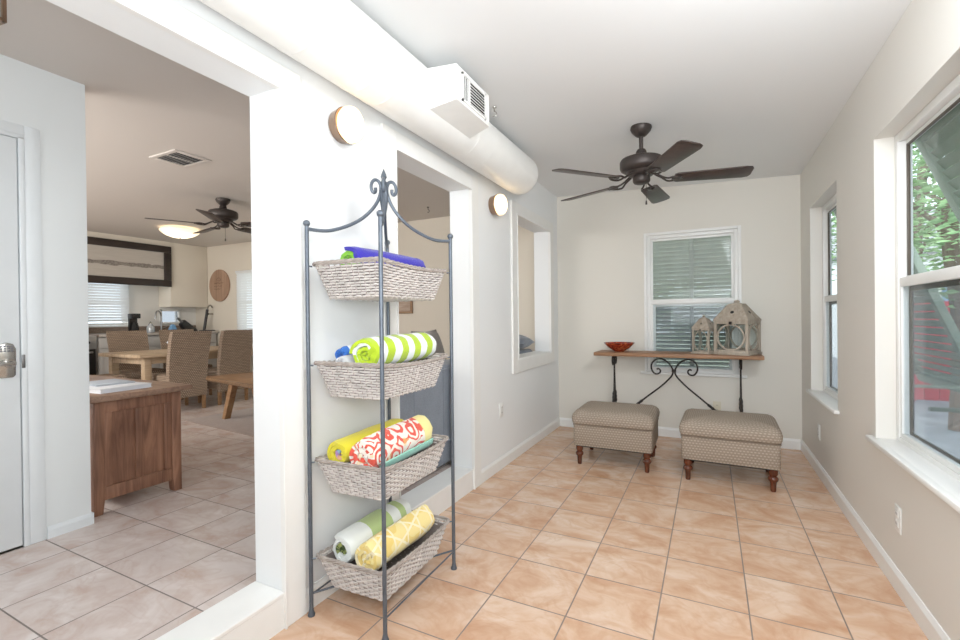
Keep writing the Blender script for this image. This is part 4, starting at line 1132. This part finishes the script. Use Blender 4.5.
for lo, hi in (((-0.38, -0.76, 0.58), (0.38, -0.735, 0.66)), ((-0.38, 0.735, 0.58), (0.38, 0.76, 0.66)), ((-0.39, -0.74, 0.58), (-0.365, 0.74, 0.66)), ((0.365, -0.74, 0.58), (0.39, 0.74, 0.66))): add_box(b, lo, hi, 0.002)
obj('apron', b, TABLEW, dt)
for sx in (-1, 1):
    for sy in (-1, 1):
        b = BM(); add_box(b, (sx * 0.36 - 0.04, sy * 0.73 - 0.04, 0), (sx * 0.36 + 0.04, sy * 0.73 + 0.04, 0.66), 0.008); obj('leg', b, TABLEW, dt)
def make_chair(label):
    t = thing('wicker_chair', label, 'chair', (0, 0, 0), 0, 'high-backed brown wicker dining chairs')    # faces -x, back at x = 0
    b = BM(); n = 10; secs = []
    for i in range(n + 1):
        f = i / n; z = 0.17 + 0.79 * f; lean = 0.0 if z < 0.45 else 0.10 * ((z - 0.45) / 0.5) ** 1.4; hw = 0.225 + 0.015 * f
        if i == n: hw -= 0.008
        secs.append(([(-0.045 + lean, -hw), (0.0 + lean, -hw + 0.012), (0.0 + lean, hw - 0.012), (-0.045 + lean, hw)], z))
    add_loft(b, secs); obj('backrest', b, WCHAIR, t, ang=50)
    b = BM(); add_box(b, (-0.47, -0.22, 0.36), (-0.046, 0.22, 0.45), 0.02); obj('seat', b, WCHAIR, t)
    b = BM(); add_box(b, (-0.46, -0.212, 0.2), (-0.046, 0.212, 0.36), 0.006); obj('seat_skirt', b, WCHAIR, t)
    for x in (-0.44, -0.045):
        for s in (-1, 1):
            b = BM(); add_prism(b, [(x - 0.014, 0), (x + 0.014, 0), (x + 0.02, 0.22), (x - 0.02, 0.22)], s * 0.195 - 0.018, s * 0.195 + 0.018, 'Y', None, 0.003)
            obj('leg', b, BENCHW, t)
    return t
G = 'high-backed brown wicker dining chairs'
ch = make_chair('nearest high-backed wicker chair, its back to the viewer beside the wooden cabinet'); ch.location = (-4.10, 3.31, FI); ch.rotation_euler = (0, 0, R(-3))
dup(ch, (-4.10, 3.91, FI), R(2), 'high-backed wicker chair nearest the oval plaque, its back to the viewer', G)
dup(ch, (-5.46, 3.34, FI), R(180), 'wicker chair on the far side of the dining table, in front of the coffee maker', G)
dup(ch, (-5.46, 3.98, FI), R(177), 'wicker chair on the far side of the dining table, in front of the sink faucet', G)
dup(ch, (-4.92, 2.48, FI), R(-95), 'wicker chair at the near end of the dining table, half hidden by the door wall', G)
b = BM(); add_lathe(b, [(0, 0), (0.03, 0), (0.032, 0.004), (0.008, 0.012), (0.006, 0.07), (0, 0.07)], 14)
add_ball(b, (0, 0, 0.095), 0.034, None, 1.0, 1.5, 0.8); add_ball(b, (0, -0.045, 0.12), 0.018); add_lathe(b, [(0.007, 0), (0.0, 0.022)], 8, TR(0, -0.06, 0.12) @ RX(R(80)))
add_prism(b, [(0.04, 0.09), (0.095, 0.125), (0.09, 0.1), (0.045, 0.08)], -0.012, 0.012, 'X')
tag(obj('table_ornament', b, PAPER, None, (-4.52, 3.36, FI + 0.70)), 'small white bird-shaped ornament on the dining table', 'ornament')

# ------------------------------------------------------------------ kitchen
KX = -5.93; KZ = 1.035
kc = None
def cab_unit(label, y0, y1, drawers):
    t = thing('kitchen_base_cabinet', label, 'cabinet', (-6.24, (y0 + y1) / 2, FI), 0, 'grey painted kitchen base cabinets'); w = (y1 - y0) / 2
    b = BM(); add_box(b, (-0.3, -w, 0.09), (0.29, w, 0.875)); add_box(b, (-0.3, -w, 0), (0.23, w, 0.09)); obj('carcass', b, KCAB, t)
    b = BM(); add_box(b, (0.29, -w + 0.01, 0.72), (0.31, w - 0.01, 0.865), 0.003); dw = obj('drawer', b, KCAB, t)
    b = BM(); add_ball(b, (0.32, 0, 0.79), 0.014); obj('knob', b, BLACKIRON, dw)
    for s in (-1, 1):
        b = BM(); ya, yb = (-w + 0.01, -0.004) if s < 0 else (0.004, w - 0.01)
        add_box(b, (0.29, ya, 0.1), (0.306, yb, 0.71), 0.003)
        for lo, hi in (((0.304, ya, 0.1), (0.313, ya + 0.05, 0.71)), ((0.304, yb - 0.05, 0.1), (0.313, yb, 0.71)), ((0.304, ya + 0.05, 0.1), (0.313, yb - 0.05, 0.16)), ((0.304, ya + 0.05, 0.65), (0.313, yb - 0.05, 0.71))): add_box(b, lo, hi, 0.002)
        cd = obj('cabinet_door', b, KCAB, t)
        b = BM(); add_ball(b, (0.322, s * 0.04, 0.62), 0.013); obj('knob', b, BLACKIRON, cd)
for i, (a, c, lab) in enumerate(((3.19, 3.75, 'grey base cabinet under the coffee maker, right of the stove'), (3.752, 4.31, 'grey base cabinet under the sink faucet'), (4.312, 4.86, 'grey base cabinet at the far right corner of the kitchen'))):
    cab_unit(lab, a, c, True)
b = BM(); add_box(b, (-6.54, 3.185, FI + 0.876), (-5.9, 4.875, KZ), 0.006)
wt = tag(obj('kitchen_worktop', b, STONE), 'speckled stone kitchen worktop below the dark frame', 'worktop')
b = BM(); add_box(b, (-6.549, 3.185, KZ + 0.001), (-6.528, 4.875, KZ + 0.095), 0.003); struct('trim_8', b, STONE, label='stone backsplash strip behind the kitchen worktop', cat='backsplash')
b = BM(); add_box(b, (-5.906, 3.187, KZ - 0.034), (-5.897, 4.873, KZ - 0.002), 0.002); obj('front_edge', b, COUNTERW, wt)
st = thing('kitchen_stove', 'stainless stove with dark knobs at the left end of the kitchen counter', 'stove', (-6.22, 2.86, FI))
b = BM(); add_box(b, (-0.3, -0.31, 0), (0.3, 0.31, 0.9), 0.004); obj('stove_body', b, STEEL, st)
b = BM(); add_box(b, (0.3, -0.29, 0.16), (0.32, 0.29, 0.72), 0.004); od = obj('oven_door', b, BLACK, st)
b = BM(); add_tube(b, [(0.32, -0.24, 0.68), (0.36, -0.24, 0.68), (0.36, 0.24, 0.68), (0.32, 0.24, 0.68)], 0.011, 8); obj('oven_handle', b, STEEL, od)
for k in range(4):
    b = BM(); add_lathe(b, [(0, 0), (0.02, 0), (0.018, 0.022), (0, 0.022)], 14, TR(0.3, -0.21 + 0.14 * k, 0.81) @ RY(PI / 2)); obj('knob', b, BLACK, st)
for x in (-0.13, 0.13):
    for y in (-0.15, 0.15): b = BM(); add_lathe(b, [(0, 0), (0.09, 0), (0.09, 0.012), (0.07, 0.016), (0, 0.016)], 20, TR(x, y, 0.9)); obj('burner', b, BLACK, st)
to = thing('toaster_oven', 'small silver toaster oven at the left end of the counter by the blinds', 'toaster oven', (-6.36, 2.97, FI + 0.917))
b = BM(); add_box(b, (-0.12, -0.16, 0.012), (0.12, 0.16, 0.21), 0.012); obj('oven_case', b, STEEL, to)
b = BM(); add_box(b, (0.12, -0.14, 0.04), (0.126, 0.06, 0.19), 0.003); obj('glass_door', b, BLACK, to)
for k in range(3): b = BM(); add_lathe(b, [(0, 0), (0.014, 0), (0.012, 0.014), (0, 0.014)], 12, TR(0.12, 0.11, 0.06 + 0.05 * k) @ RY(PI / 2)); obj('knob', b, BLACK, to)
for x in (-0.09, 0.09):
    for y in (-0.13, 0.13): b = BM(); add_lathe(b, [(0, 0), (0.012, 0), (0.012, 0.014), (0, 0.014)], 10, TR(x, y, 0)); obj('foot', b, BLACK, to)
cm = thing('coffee_maker', 'black coffee maker with a glass jug on the kitchen counter', 'coffee maker', (-6.12, 3.72, KZ)); cm.scale = (0.62, 0.62, 0.9)
b = BM(); add_box(b, (-0.1, -0.09, 0), (0.12, 0.09, 0.025), 0.006); add_box(b, (-0.1, -0.085, 0.02), (-0.03, 0.085, 0.3), 0.008); add_box(b, (-0.1, -0.09, 0.24), (0.11, 0.09, 0.32), 0.01); obj('machine_body', b, BLACK, cm)
b = BM(); add_lathe(b, [(0, 0), (0.058, 0), (0.07, 0.03), (0.07, 0.08), (0.05, 0.125), (0.05, 0.14), (0, 0.14)], 20, TR(0.045, 0, 0.03)); cj = obj('coffee_jug', b, VOID, cm)
b = BM(); add_tube(b, smooth_pts([(0.1, 0, 0.16), (0.145, 0, 0.16), (0.15, 0, 0.1), (0.115, 0, 0.07)], 4), 0.008, 8); obj('jug_handle', b, BLACK, cj)
b = BM(); add_lathe(b, [(0, 0), (0.045, 0), (0.052, 0.02), (0.05, 0.09), (0.03, 0.115), (0.03, 0.13), (0, 0.135)], 20); t_ = obj('glass_jar', b, plain('frosted_jar', srgb(190, 196, 200), 0.2, 0.3), None, (-6.05, 3.905, KZ))
tag(t_, 'small round silvery jar between the coffee maker and the faucet', 'jar')
b = BM(); add_tube(b, smooth_pts([(0.03, 0, 0.13), (0.0, 0, 0.165), (-0.03, 0, 0.13)], 5), 0.005, 8); obj('jar_handle', b, CHROME, t_)
fc = thing('sink_faucet', 'chrome gooseneck faucet over the kitchen sink', 'faucet', (-6.30, 4.19, KZ))
b = BM(); add_lathe(b, [(0, 0), (0.028, 0), (0.026, 0.014), (0.016, 0.03), (0, 0.03)], 16); add_tube(b, smooth_pts([(0, 0, 0.02), (0, 0, 0.22), (0.01, -0.015, 0.29), (0.05, -0.07, 0.335), (0.1, -0.13, 0.29), (0.11, -0.145, 0.2)], 6), 0.012, 10); obj('spout', b, STEEL, fc)
b = BM(); add_tube(b, [(0, 0.02, 0.06), (0.0, 0.09, 0.09)], 0.007, 8); obj('lever', b, STEEL, fc)
b = BM(); add_prism(b, [(-0.06, 0), (0.06, 0), (0.05, 0.04), (0.03, 0.1), (0.0, 0.125), (-0.03, 0.08), (-0.05, 0.03)], -0.04, 0.04, 'X', None, 0.01)
tag(obj('dish_cloth', b, CLOTHB, None, (-6.02, 4.20, KZ)), 'crumpled pale blue cloth beside the faucet', 'cloth')
kb = thing('knife_block', 'slanted black knife block with silver handles on the counter', 'knife block', (-6.05, 4.47, KZ))
b = BM(); add_prism(b, [(-0.07, 0), (0.12, 0), (0.11, 0.03), (-0.085, 0.19), (-0.135, 0.12)], -0.05, 0.05, 'X', None, 0.004); obj('block', b, BLACK, kb)
for k in range(3): b = BM(); add_tube(b, [(-0.03 + 0.03 * k, -0.105 + 0.0 * k, 0.15), (-0.03 + 0.03 * k, -0.175, 0.225)], 0.009, 8); obj('knife_handle', b, STEEL, kb)
ps = thing('upright_stand', 'thin black upright stand with a silver head at the right end of the counter', 'stand', (-6.05, 4.77, KZ))
b = BM(); add_box(b, (-0.08, -0.09, 0), (0.08, 0.09, 0.015), 0.004); obj('stand_foot', b, BLACK, ps)
b = BM(); add_tube(b, [(0, -0.05, 0.01), (0, 0.01, 0.36)], 0.022, 10); obj('stand_pole', b, BLACK, ps)
b = BM(); add_tube(b, smooth_pts([(0, 0.01, 0.35), (0, 0.03, 0.41), (0, 0.07, 0.43), (0, 0.1, 0.39)], 4), 0.013, 8); add_box(b, (-0.02, 0.02, 0.27), (0.02, 0.1, 0.3), 0.004); obj('stand_head', b, CHROME, ps)
# soffit and upper cabinet
b = BM(); add_box(b, (-6.55, 2.2, 2.02), (-6.2, 4.28, HI)); struct('trim_7', b, BEIGE_WALL, label='cream soffit above the kitchen counter carrying the long dark frame', cat='soffit')
uc = thing('kitchen_wall_cabinet', 'cream wall cabinet in the far kitchen corner above the knife block', 'cabinet', (-6.37, 4.583, 1.435))
b = BM(); add_box(b, (-0.17, -0.3, 0), (0.15, 0.3, HI - 1.435)); obj('cabinet_body', b, BEIGE_WALL, uc, smooth=False)
b = BM(); add_box(b, (0.15, -0.298, 0.003), (0.17, 0.298, HI - 1.44), 0.002); obj('cabinet_door', b, BEIGE_WALL, uc)
# long dark framed panel
ff = thing('wall_art', 'long dark-framed pale panel hanging above the kitchen window', 'picture', (-6.2, 3.56, 2.07))
hw_, hh_ = 0.72, 0.32
b = BM()
for lo, hi in (((0, -hw_, -hh_), (0.045, hw_, -hh_ + 0.105)), ((0, -hw_, hh_ - 0.105), (0.045, hw_, hh_)), ((0, -hw_, -hh_ + 0.1051), (0.045, -hw_ + 0.105, hh_ - 0.1051)), ((0, hw_ - 0.105, -hh_ + 0.1051), (0.045, hw_, hh_ - 0.1051))): add_box(b, lo, hi, 0.006)
obj('picture_frame', b, DARKFRAME, ff)
t = NT('pale_streak_panel'); xyz = t.sep(t.coord())
line = t.math('ABSOLUTE', t.math('ADD', xyz[2], t.math('MULTIPLY', t.noise(t.mapping(t.coord(), (1, 7, 1)), 1.5, 3), 0.03)))
wd = t.math('MULTIPLY', t.noise(t.mapping(t.coord(), (1, 2.2, 0)), 2.2, 2), 0.055)
mk = t.math('LESS_THAN', line, wd)
nz = t.noise(t.mapping(t.coord(), (1, 1.5, 40)), 2, 3)
c = t.mix(nz, srgb(176, 168, 158), srgb(206, 199, 190)); c = t.mix(t.math('MULTIPLY', mk, t.math('ADD', t.noise(t.coord(), 40), 0.2)), c, srgb(92, 82, 76)); t.bsdf(c, 0.5)
b = BM(); add_box(b, (0.004, -hw_ + 0.1, -hh_ + 0.1), (0.02, hw_ - 0.1, hh_ - 0.1)); obj('picture_panel', b, t.m, ff)
# oval plaque
b = BM()
pl = [(0.26 * math.cos(2 * PI * i / 40), 0.27 * math.sin(2 * PI * i / 40)) for i in range(40)]
add_prism(b, pl, -0.03, 0, 'Y', None, 0.004)
op = thing('oval_plaque', 'oval wooden plaque hanging on the cream end wall', 'plaque', (-5.86, YB, 1.795))
obj('plaque_board', b, SIGNW, op)
b = BM()
for k in range(3): add_tube(b, smooth_pts([(-0.12 + 0.02 * i, -0.031, 0.04 - 0.05 * k + 0.008 * ((-1) ** i) * (1 + 0.4 * math.sin(i * 2.1 + k))) for i in range(13 - 2 * k)], 3), 0.003, 5)
add_tube(b, smooth_pts([(-0.05, -0.031, 0.1), (0.0, -0.031, 0.13), (0.05, -0.031, 0.1), (0.03, -0.031, 0.08), (-0.03, -0.031, 0.08)], 4, True), 0.003, 5, True)
obj('carved_line', b, plain('carving_brown', srgb(112, 82, 62), 0.7), op)
# ceiling light and vent in the dining room
cl = thing('ceiling_lamp', 'lit frosted glass bowl ceiling lamp near the kitchen', 'ceiling lamp', (-4.95, 3.72, HI))
b = BM(); add_lathe(b, [(0, 0), (0.12, 0), (0.12, -0.02), (0.1, -0.03), (0, -0.03)], 32); obj('ceiling_plate', b, CHROME, cl)
b = BM(); add_lathe(b, [(0.235, -0.025), (0.24, -0.035), (0.22, -0.06), (0.17, -0.095), (0.1, -0.12), (0.03, -0.13), (0, -0.131)], 40); obj('glass_bowl', b, glow_mat('bowl_glass', srgb(255, 232, 192), 3.2, srgb(248, 238, 220), 2, 0.28), cl)
b = BM(); add_lathe(b, [(0, -0.13), (0.012, -0.13), (0.01, -0.145), (0.004, -0.155), (0, -0.157)], 14); obj('lamp_finial', b, CHROME, cl)
cv = thing('ceiling_vent', 'white rectangular louvered air vent in the dining room ceiling', 'vent', (-2.17, 2.13, HI), R(0))
b = BM()
for lo, hi in (((-0.17, -0.14, -0.008), (0.17, -0.105, 0)), ((-0.17, 0.105, -0.008), (0.17, 0.14, 0)), ((-0.17, -0.1049, -0.008), (-0.13, 0.1049, 0)), ((0.13, -0.1049, -0.008), (0.17, 0.1049, 0)), ((-0.005, -0.12, -0.008), (0.005, 0.12, 0))): add_box(b, lo, hi, 0.002)
obj('vent_frame', b, CEIL_IN, cv)
b = BM(); add_box(b, (-0.13, -0.105, -0.0015), (0.13, 0.105, -0.0005)); obj('vent_opening', b, VOID, cv)
b = BM()
for i in range(9): add_box(b, (-0.13, -0.007, -0.0008), (0.13, 0.007, 0.0008), 0, TR(0, -0.09 + 0.0225 * i, -0.006) @ RX(R(35)))
obj('vent_louver', b, plain('vent_grey', srgb(150, 146, 142), 0.5), cv)
# square metal lantern at the very top left
hl = thing('hanging_lantern', 'square-framed metal hanging lantern at the top left corner', 'lamp', (-0.77, 0.635, HI), R(8))
b = BM(); q = 0.05
for sx in (-1, 1):
    for sy in (-1, 1): add_box(b, (sx * q - 0.006, sy * q - 0.006, -0.2), (sx * q + 0.006, sy * q + 0.006, -0.02))
for z in (-0.2, -0.03):
    for s in (-1, 1): add_box(b, (-q, s * q - 0.006, z), (q, s * q + 0.006, z + 0.012)); add_box(b, (s * q - 0.006, -q, z), (s * q + 0.006, q, z + 0.012))
obj('lantern_frame', b, BRONZE, hl)
b = BM(); add_box(b, (-0.045, -0.045, -0.02), (0.045, 0.045, 0)); obj('mounting_plate', b, BRONZE, hl)
b = BM()
for s in (-1, 1): add_box(b, (-q, s * q - 0.001, -0.19), (q, s * q + 0.001, -0.03)); add_box(b, (s * q - 0.001, -q, -0.19), (s * q + 0.001, q, -0.03))
obj('glass_pane', b, GLASS, hl)

# ------------------------------------------------------------------ outdoors
b = BM(); add_box(b, (W + 0.14, -12, -0.5), (40, 45, -0.35)); 
t = NT('yard_paving'); nz = t.noise(t.pos(), 3, 5); t.bsdf(t.ramp(nz, [(0.3, srgb(112, 116, 120)), (0.7, srgb(146, 150, 154))]), 0.8)
struct('ground', b, t.m, label='pale paved yard outside the right windows', cat='ground')
b = BM(); add_box(b, (-12, YB + 0.17, -0.5), (W + 0.135, 45, -0.35))
t = NT('lawn_green'); nz = t.noise(t.pos(), 6, 5); t.bsdf(t.ramp(nz, [(0.3, srgb(130, 142, 120)), (0.7, srgb(164, 172, 150))]), 0.9)
struct('ground_lawn', b, t.m, label='green lawn behind the back wall', cat='ground')
rf_ = thing('red_fence', 'red board fence across the yard, seen through the nearest large window', 'fence', (7.6, 10.5, -0.35))
b = BM()
for i in range(36): add_box(b, (-3 + 0.2 * i, -0.02, 0.05), (-2.81 + 0.2 * i, 0.02, 1.75), 0.005)
obj('board_panel', b, plain('red_paint', srgb(196, 44, 62), 0.6, var=0.1), rf_)
for i in range(5):
    b = BM(); add_box(b, (-3 + 1.75 * i, 0.02, 0), (-2.9 + 1.75 * i, 0.12, 1.8), 0.005); obj('fence_post', b, plain('red_post', srgb(150, 38, 48), 0.6), rf_)
hs = thing('white_house', 'white neighbouring house with a blue-grey window beyond the red fence', 'house', (10.5, 19, -0.35))
b = BM(); add_box(b, (-5, 0, 0), (6, 5, 3.4)); obj('house_wall', b, plain('house_white', srgb(240, 240, 238), 0.7, var=0.03), hs)
b = BM(); add_prism(b, [(-0.5, 3.4), (5.5, 3.4), (2.5, 5.2)], -5.4, 6.4, 'X'); obj('house_roof', b, plain('roof_grey', srgb(140, 140, 142), 0.8), hs)
for xx in (-3.9, -2.2, 0.5, 3.0):
    b = BM(); add_box(b, (xx - 0.5, -0.05, 1.2), (xx + 0.5, 0.0, 2.6), 0.01); wf = obj('house_window', b, TRIM, hs)
    b = BM(); add_box(b, (xx - 0.42, -0.06, 1.28), (xx + 0.42, -0.05, 2.52)); obj('pane', b, plain('blue_glass', srgb(120, 150, 180), 0.15), wf)
LEAFM = [leaf_mat('leaf_a', srgb(70, 108, 56), srgb(128, 164, 96)), leaf_mat('leaf_b', srgb(96, 134, 84), srgb(158, 186, 132))]  # leaf greens paled, putting haze into the colour
BARK = wood_mat('bark', srgb(84, 70, 58), srgb(122, 106, 92), 'Z', 0.6, 0.9)
def tree(label, loc, h, cr, seed, m, n=1500, name='leafy_tree'):
    rr = random.Random(seed)
    t = thing(name, label, 'tree', loc, 0, 'trees and shrubs outside the windows')
    b = BM(); add_tube(b, smooth_pts([(0, 0, 0), (0.05, 0.02, h * 0.25), (-0.04, 0.05, h * 0.5), (0.06, 0, h * 0.8)], 4), 0.09, 8)
    for k in range(6):
        a = rr.uniform(0, 6.28); add_tube(b, [(0, 0, h * (0.4 + 0.07 * k)), (cr * 0.5 * math.cos(a), cr * 0.5 * math.sin(a), h * (0.55 + 0.07 * k))], 0.03, 5)
    obj('trunk', b, BARK, t)
    b = BM()
    for _ in range(n):
        while True:
            p = Vector((rr.uniform(-1, 1), rr.uniform(-1, 1), rr.uniform(-1, 1)))
            if 0.25 < p.length < 1: break
        c = Vector((p.x * cr, p.y * cr, h * 0.66 + p.z * h * 0.36)); s = rr.uniform(0.04, 0.09)
        M = Matrix.Translation(c) @ Matrix.Rotation(rr.uniform(0, 6.28), 4, 'Z') @ Matrix.Rotation(rr.uniform(-1.2, 1.2), 4, 'X')
        vs = [b.verts.new(M @ Vector(q)) for q in ((-s, 0, 0), (0, -s * 0.45, 0.01), (s, 0, 0), (0, s * 0.45, 0.01))]
        b.faces.new(vs)
    obj('foliage', b, m, t, smooth=False)
tree('tall haze-paled green tree outside the nearest large window', (4.4, 8.2, -0.35), 5.4, 1.7, 3, LEAFM[1], 5000)
tree('broad green tree standing behind the red fence', (5.6, 13.2, -0.35), 6.0, 2.4, 5, LEAFM[0], 6000)
tree('leafy green shrub outside the back wall window', (0.3, 9.2, -0.35), 3.4, 2.2, 9, LEAFM[1], 5000, 'leafy_shrub')

# ------------------------------------------------------------------ light
w = bpy.data.worlds.new('sky_world'); sc.world = w; w.use_nodes = True
nt = w.node_tree; nt.nodes.clear()
out = nt.nodes.new('ShaderNodeOutputWorld'); bg = nt.nodes.new('ShaderNodeBackground')
bg.inputs['Color'].default_value = (0.82, 0.91, 1.0, 1); bg.inputs['Strength'].default_value = 3.0
nt.links.new(bg.outputs[0], out.inputs[0])
def light(name, kind, loc, energy, color, rot=(0, 0, 0), size=1.0, size_y=None, radius=0.05):
    l = bpy.data.lights.new(name, kind); l.energy = energy; l.color = color
    if kind == 'AREA':
        l.shape = 'RECTANGLE'; l.size = size; l.size_y = size_y or size
    elif kind == 'POINT': l.shadow_soft_size = radius
    o = bpy.data.objects.new(name, l); COL.objects.link(o); o.location = loc; o.rotation_euler = rot
    return o
s = light('sun', 'SUN', (0, 0, 10), 3.0, (1.0, 0.96, 0.9), (R(38), R(-18), 0)); s.data.angle = R(6)
WARM = (1.0, 0.80, 0.55)
CW = (0.915, 0.96, 1.0)
def aimed(name, loc, target, energy, color, sx, sy):
    d = Vector(target) - Vector(loc)
    o = light(name, 'AREA', loc, energy, color, (0, 0, 0), sx, sy); o.rotation_euler = d.to_track_quat('-Z', 'Y').to_euler(); return o
aimed('porch_rear_fill', (1.45, -0.75, 2.40), (1.2, 1.2, 0.4), 7, CW, 1.4, 1.0)  # unseen fill added behind the camera, no fixture there
aimed('porch_left_wall_fill', (1.9, 1.35, 2.37), (0.0, 3.5, 1.2), 26, CW, 0.5, 0.8)  # added fill for the left wall, kept out of view
aimed('porch_bounce_fill', (1.5, -0.1, 1.40), (1.25, 1.6, 2.5), 36, CW, 1.4, 0.8)  # upward fill added to brighten the porch ceiling
aimed('porch_side_fill', (2.16, -0.75, 1.45), (0.0, 2.6, 1.25), 14, CW, 1.4, 1.5)  # unseen fill standing in for side daylight; no window there
light('house_fill', 'AREA', (-3.6, -0.4, 2.3), 80, (1.0, 0.97, 0.93), (R(55), 0, 0), 3.0, 1.0)  # fill added to brighten the house rooms, hidden by the door wall
light('house_bounce_fill', 'AREA', (-3.6, -0.2, 1.2), 42, (1.0, 0.97, 0.93), (R(150), 0, 0), 3.0, 1.0)  # second added fill, unseen, aimed up at the house ceiling
light('hall_fill', 'AREA', (-0.8, -0.9, 2.35), 17, (0.92, 0.96, 1.0), (R(40), 0, 0), 0.9, 0.8)  # out-of-view fill added to lift the hall and door wall

# ------------------------------------------------------------------ camera
cam = bpy.data.cameras.new('camera'); co = bpy.data.objects.new('camera', cam); COL.objects.link(co)
cam.sensor_width = 36; cam.sensor_fit = 'HORIZONTAL'; cam.lens = 455.68 / 960 * 36
cam.clip_start = 0.02; cam.clip_end = 200
yaw, pit, rol = R(26.79), R(-0.263), R(-0.6275)
fwd = Vector((-math.sin(yaw) * math.cos(pit), math.cos(yaw) * math.cos(pit), math.sin(pit))); rgt = Vector((math.cos(yaw), math.sin(yaw), 0)); upv = rgt.cross(fwd)
r2 = rgt * math.cos(rol) + upv * math.sin(rol); u2 = -rgt * math.sin(rol) + upv * math.cos(rol)
M = Matrix(((r2.x, u2.x, -fwd.x, 1.5015), (r2.y, u2.y, -fwd.y, 0.0), (r2.z, u2.z, -fwd.z, 1.203), (0, 0, 0, 1)))
co.matrix_world = M
sc.camera = co
sc.view_settings.view_transform = 'Standard'
sc.view_settings.look = 'None'
sc.view_settings.exposure = 0.37
sc.view_settings.gamma = 1.1
sc.cycles.use_denoising = True
sc.cycles.max_bounces = 10
sc.cycles.sample_clamp_indirect = 6.0
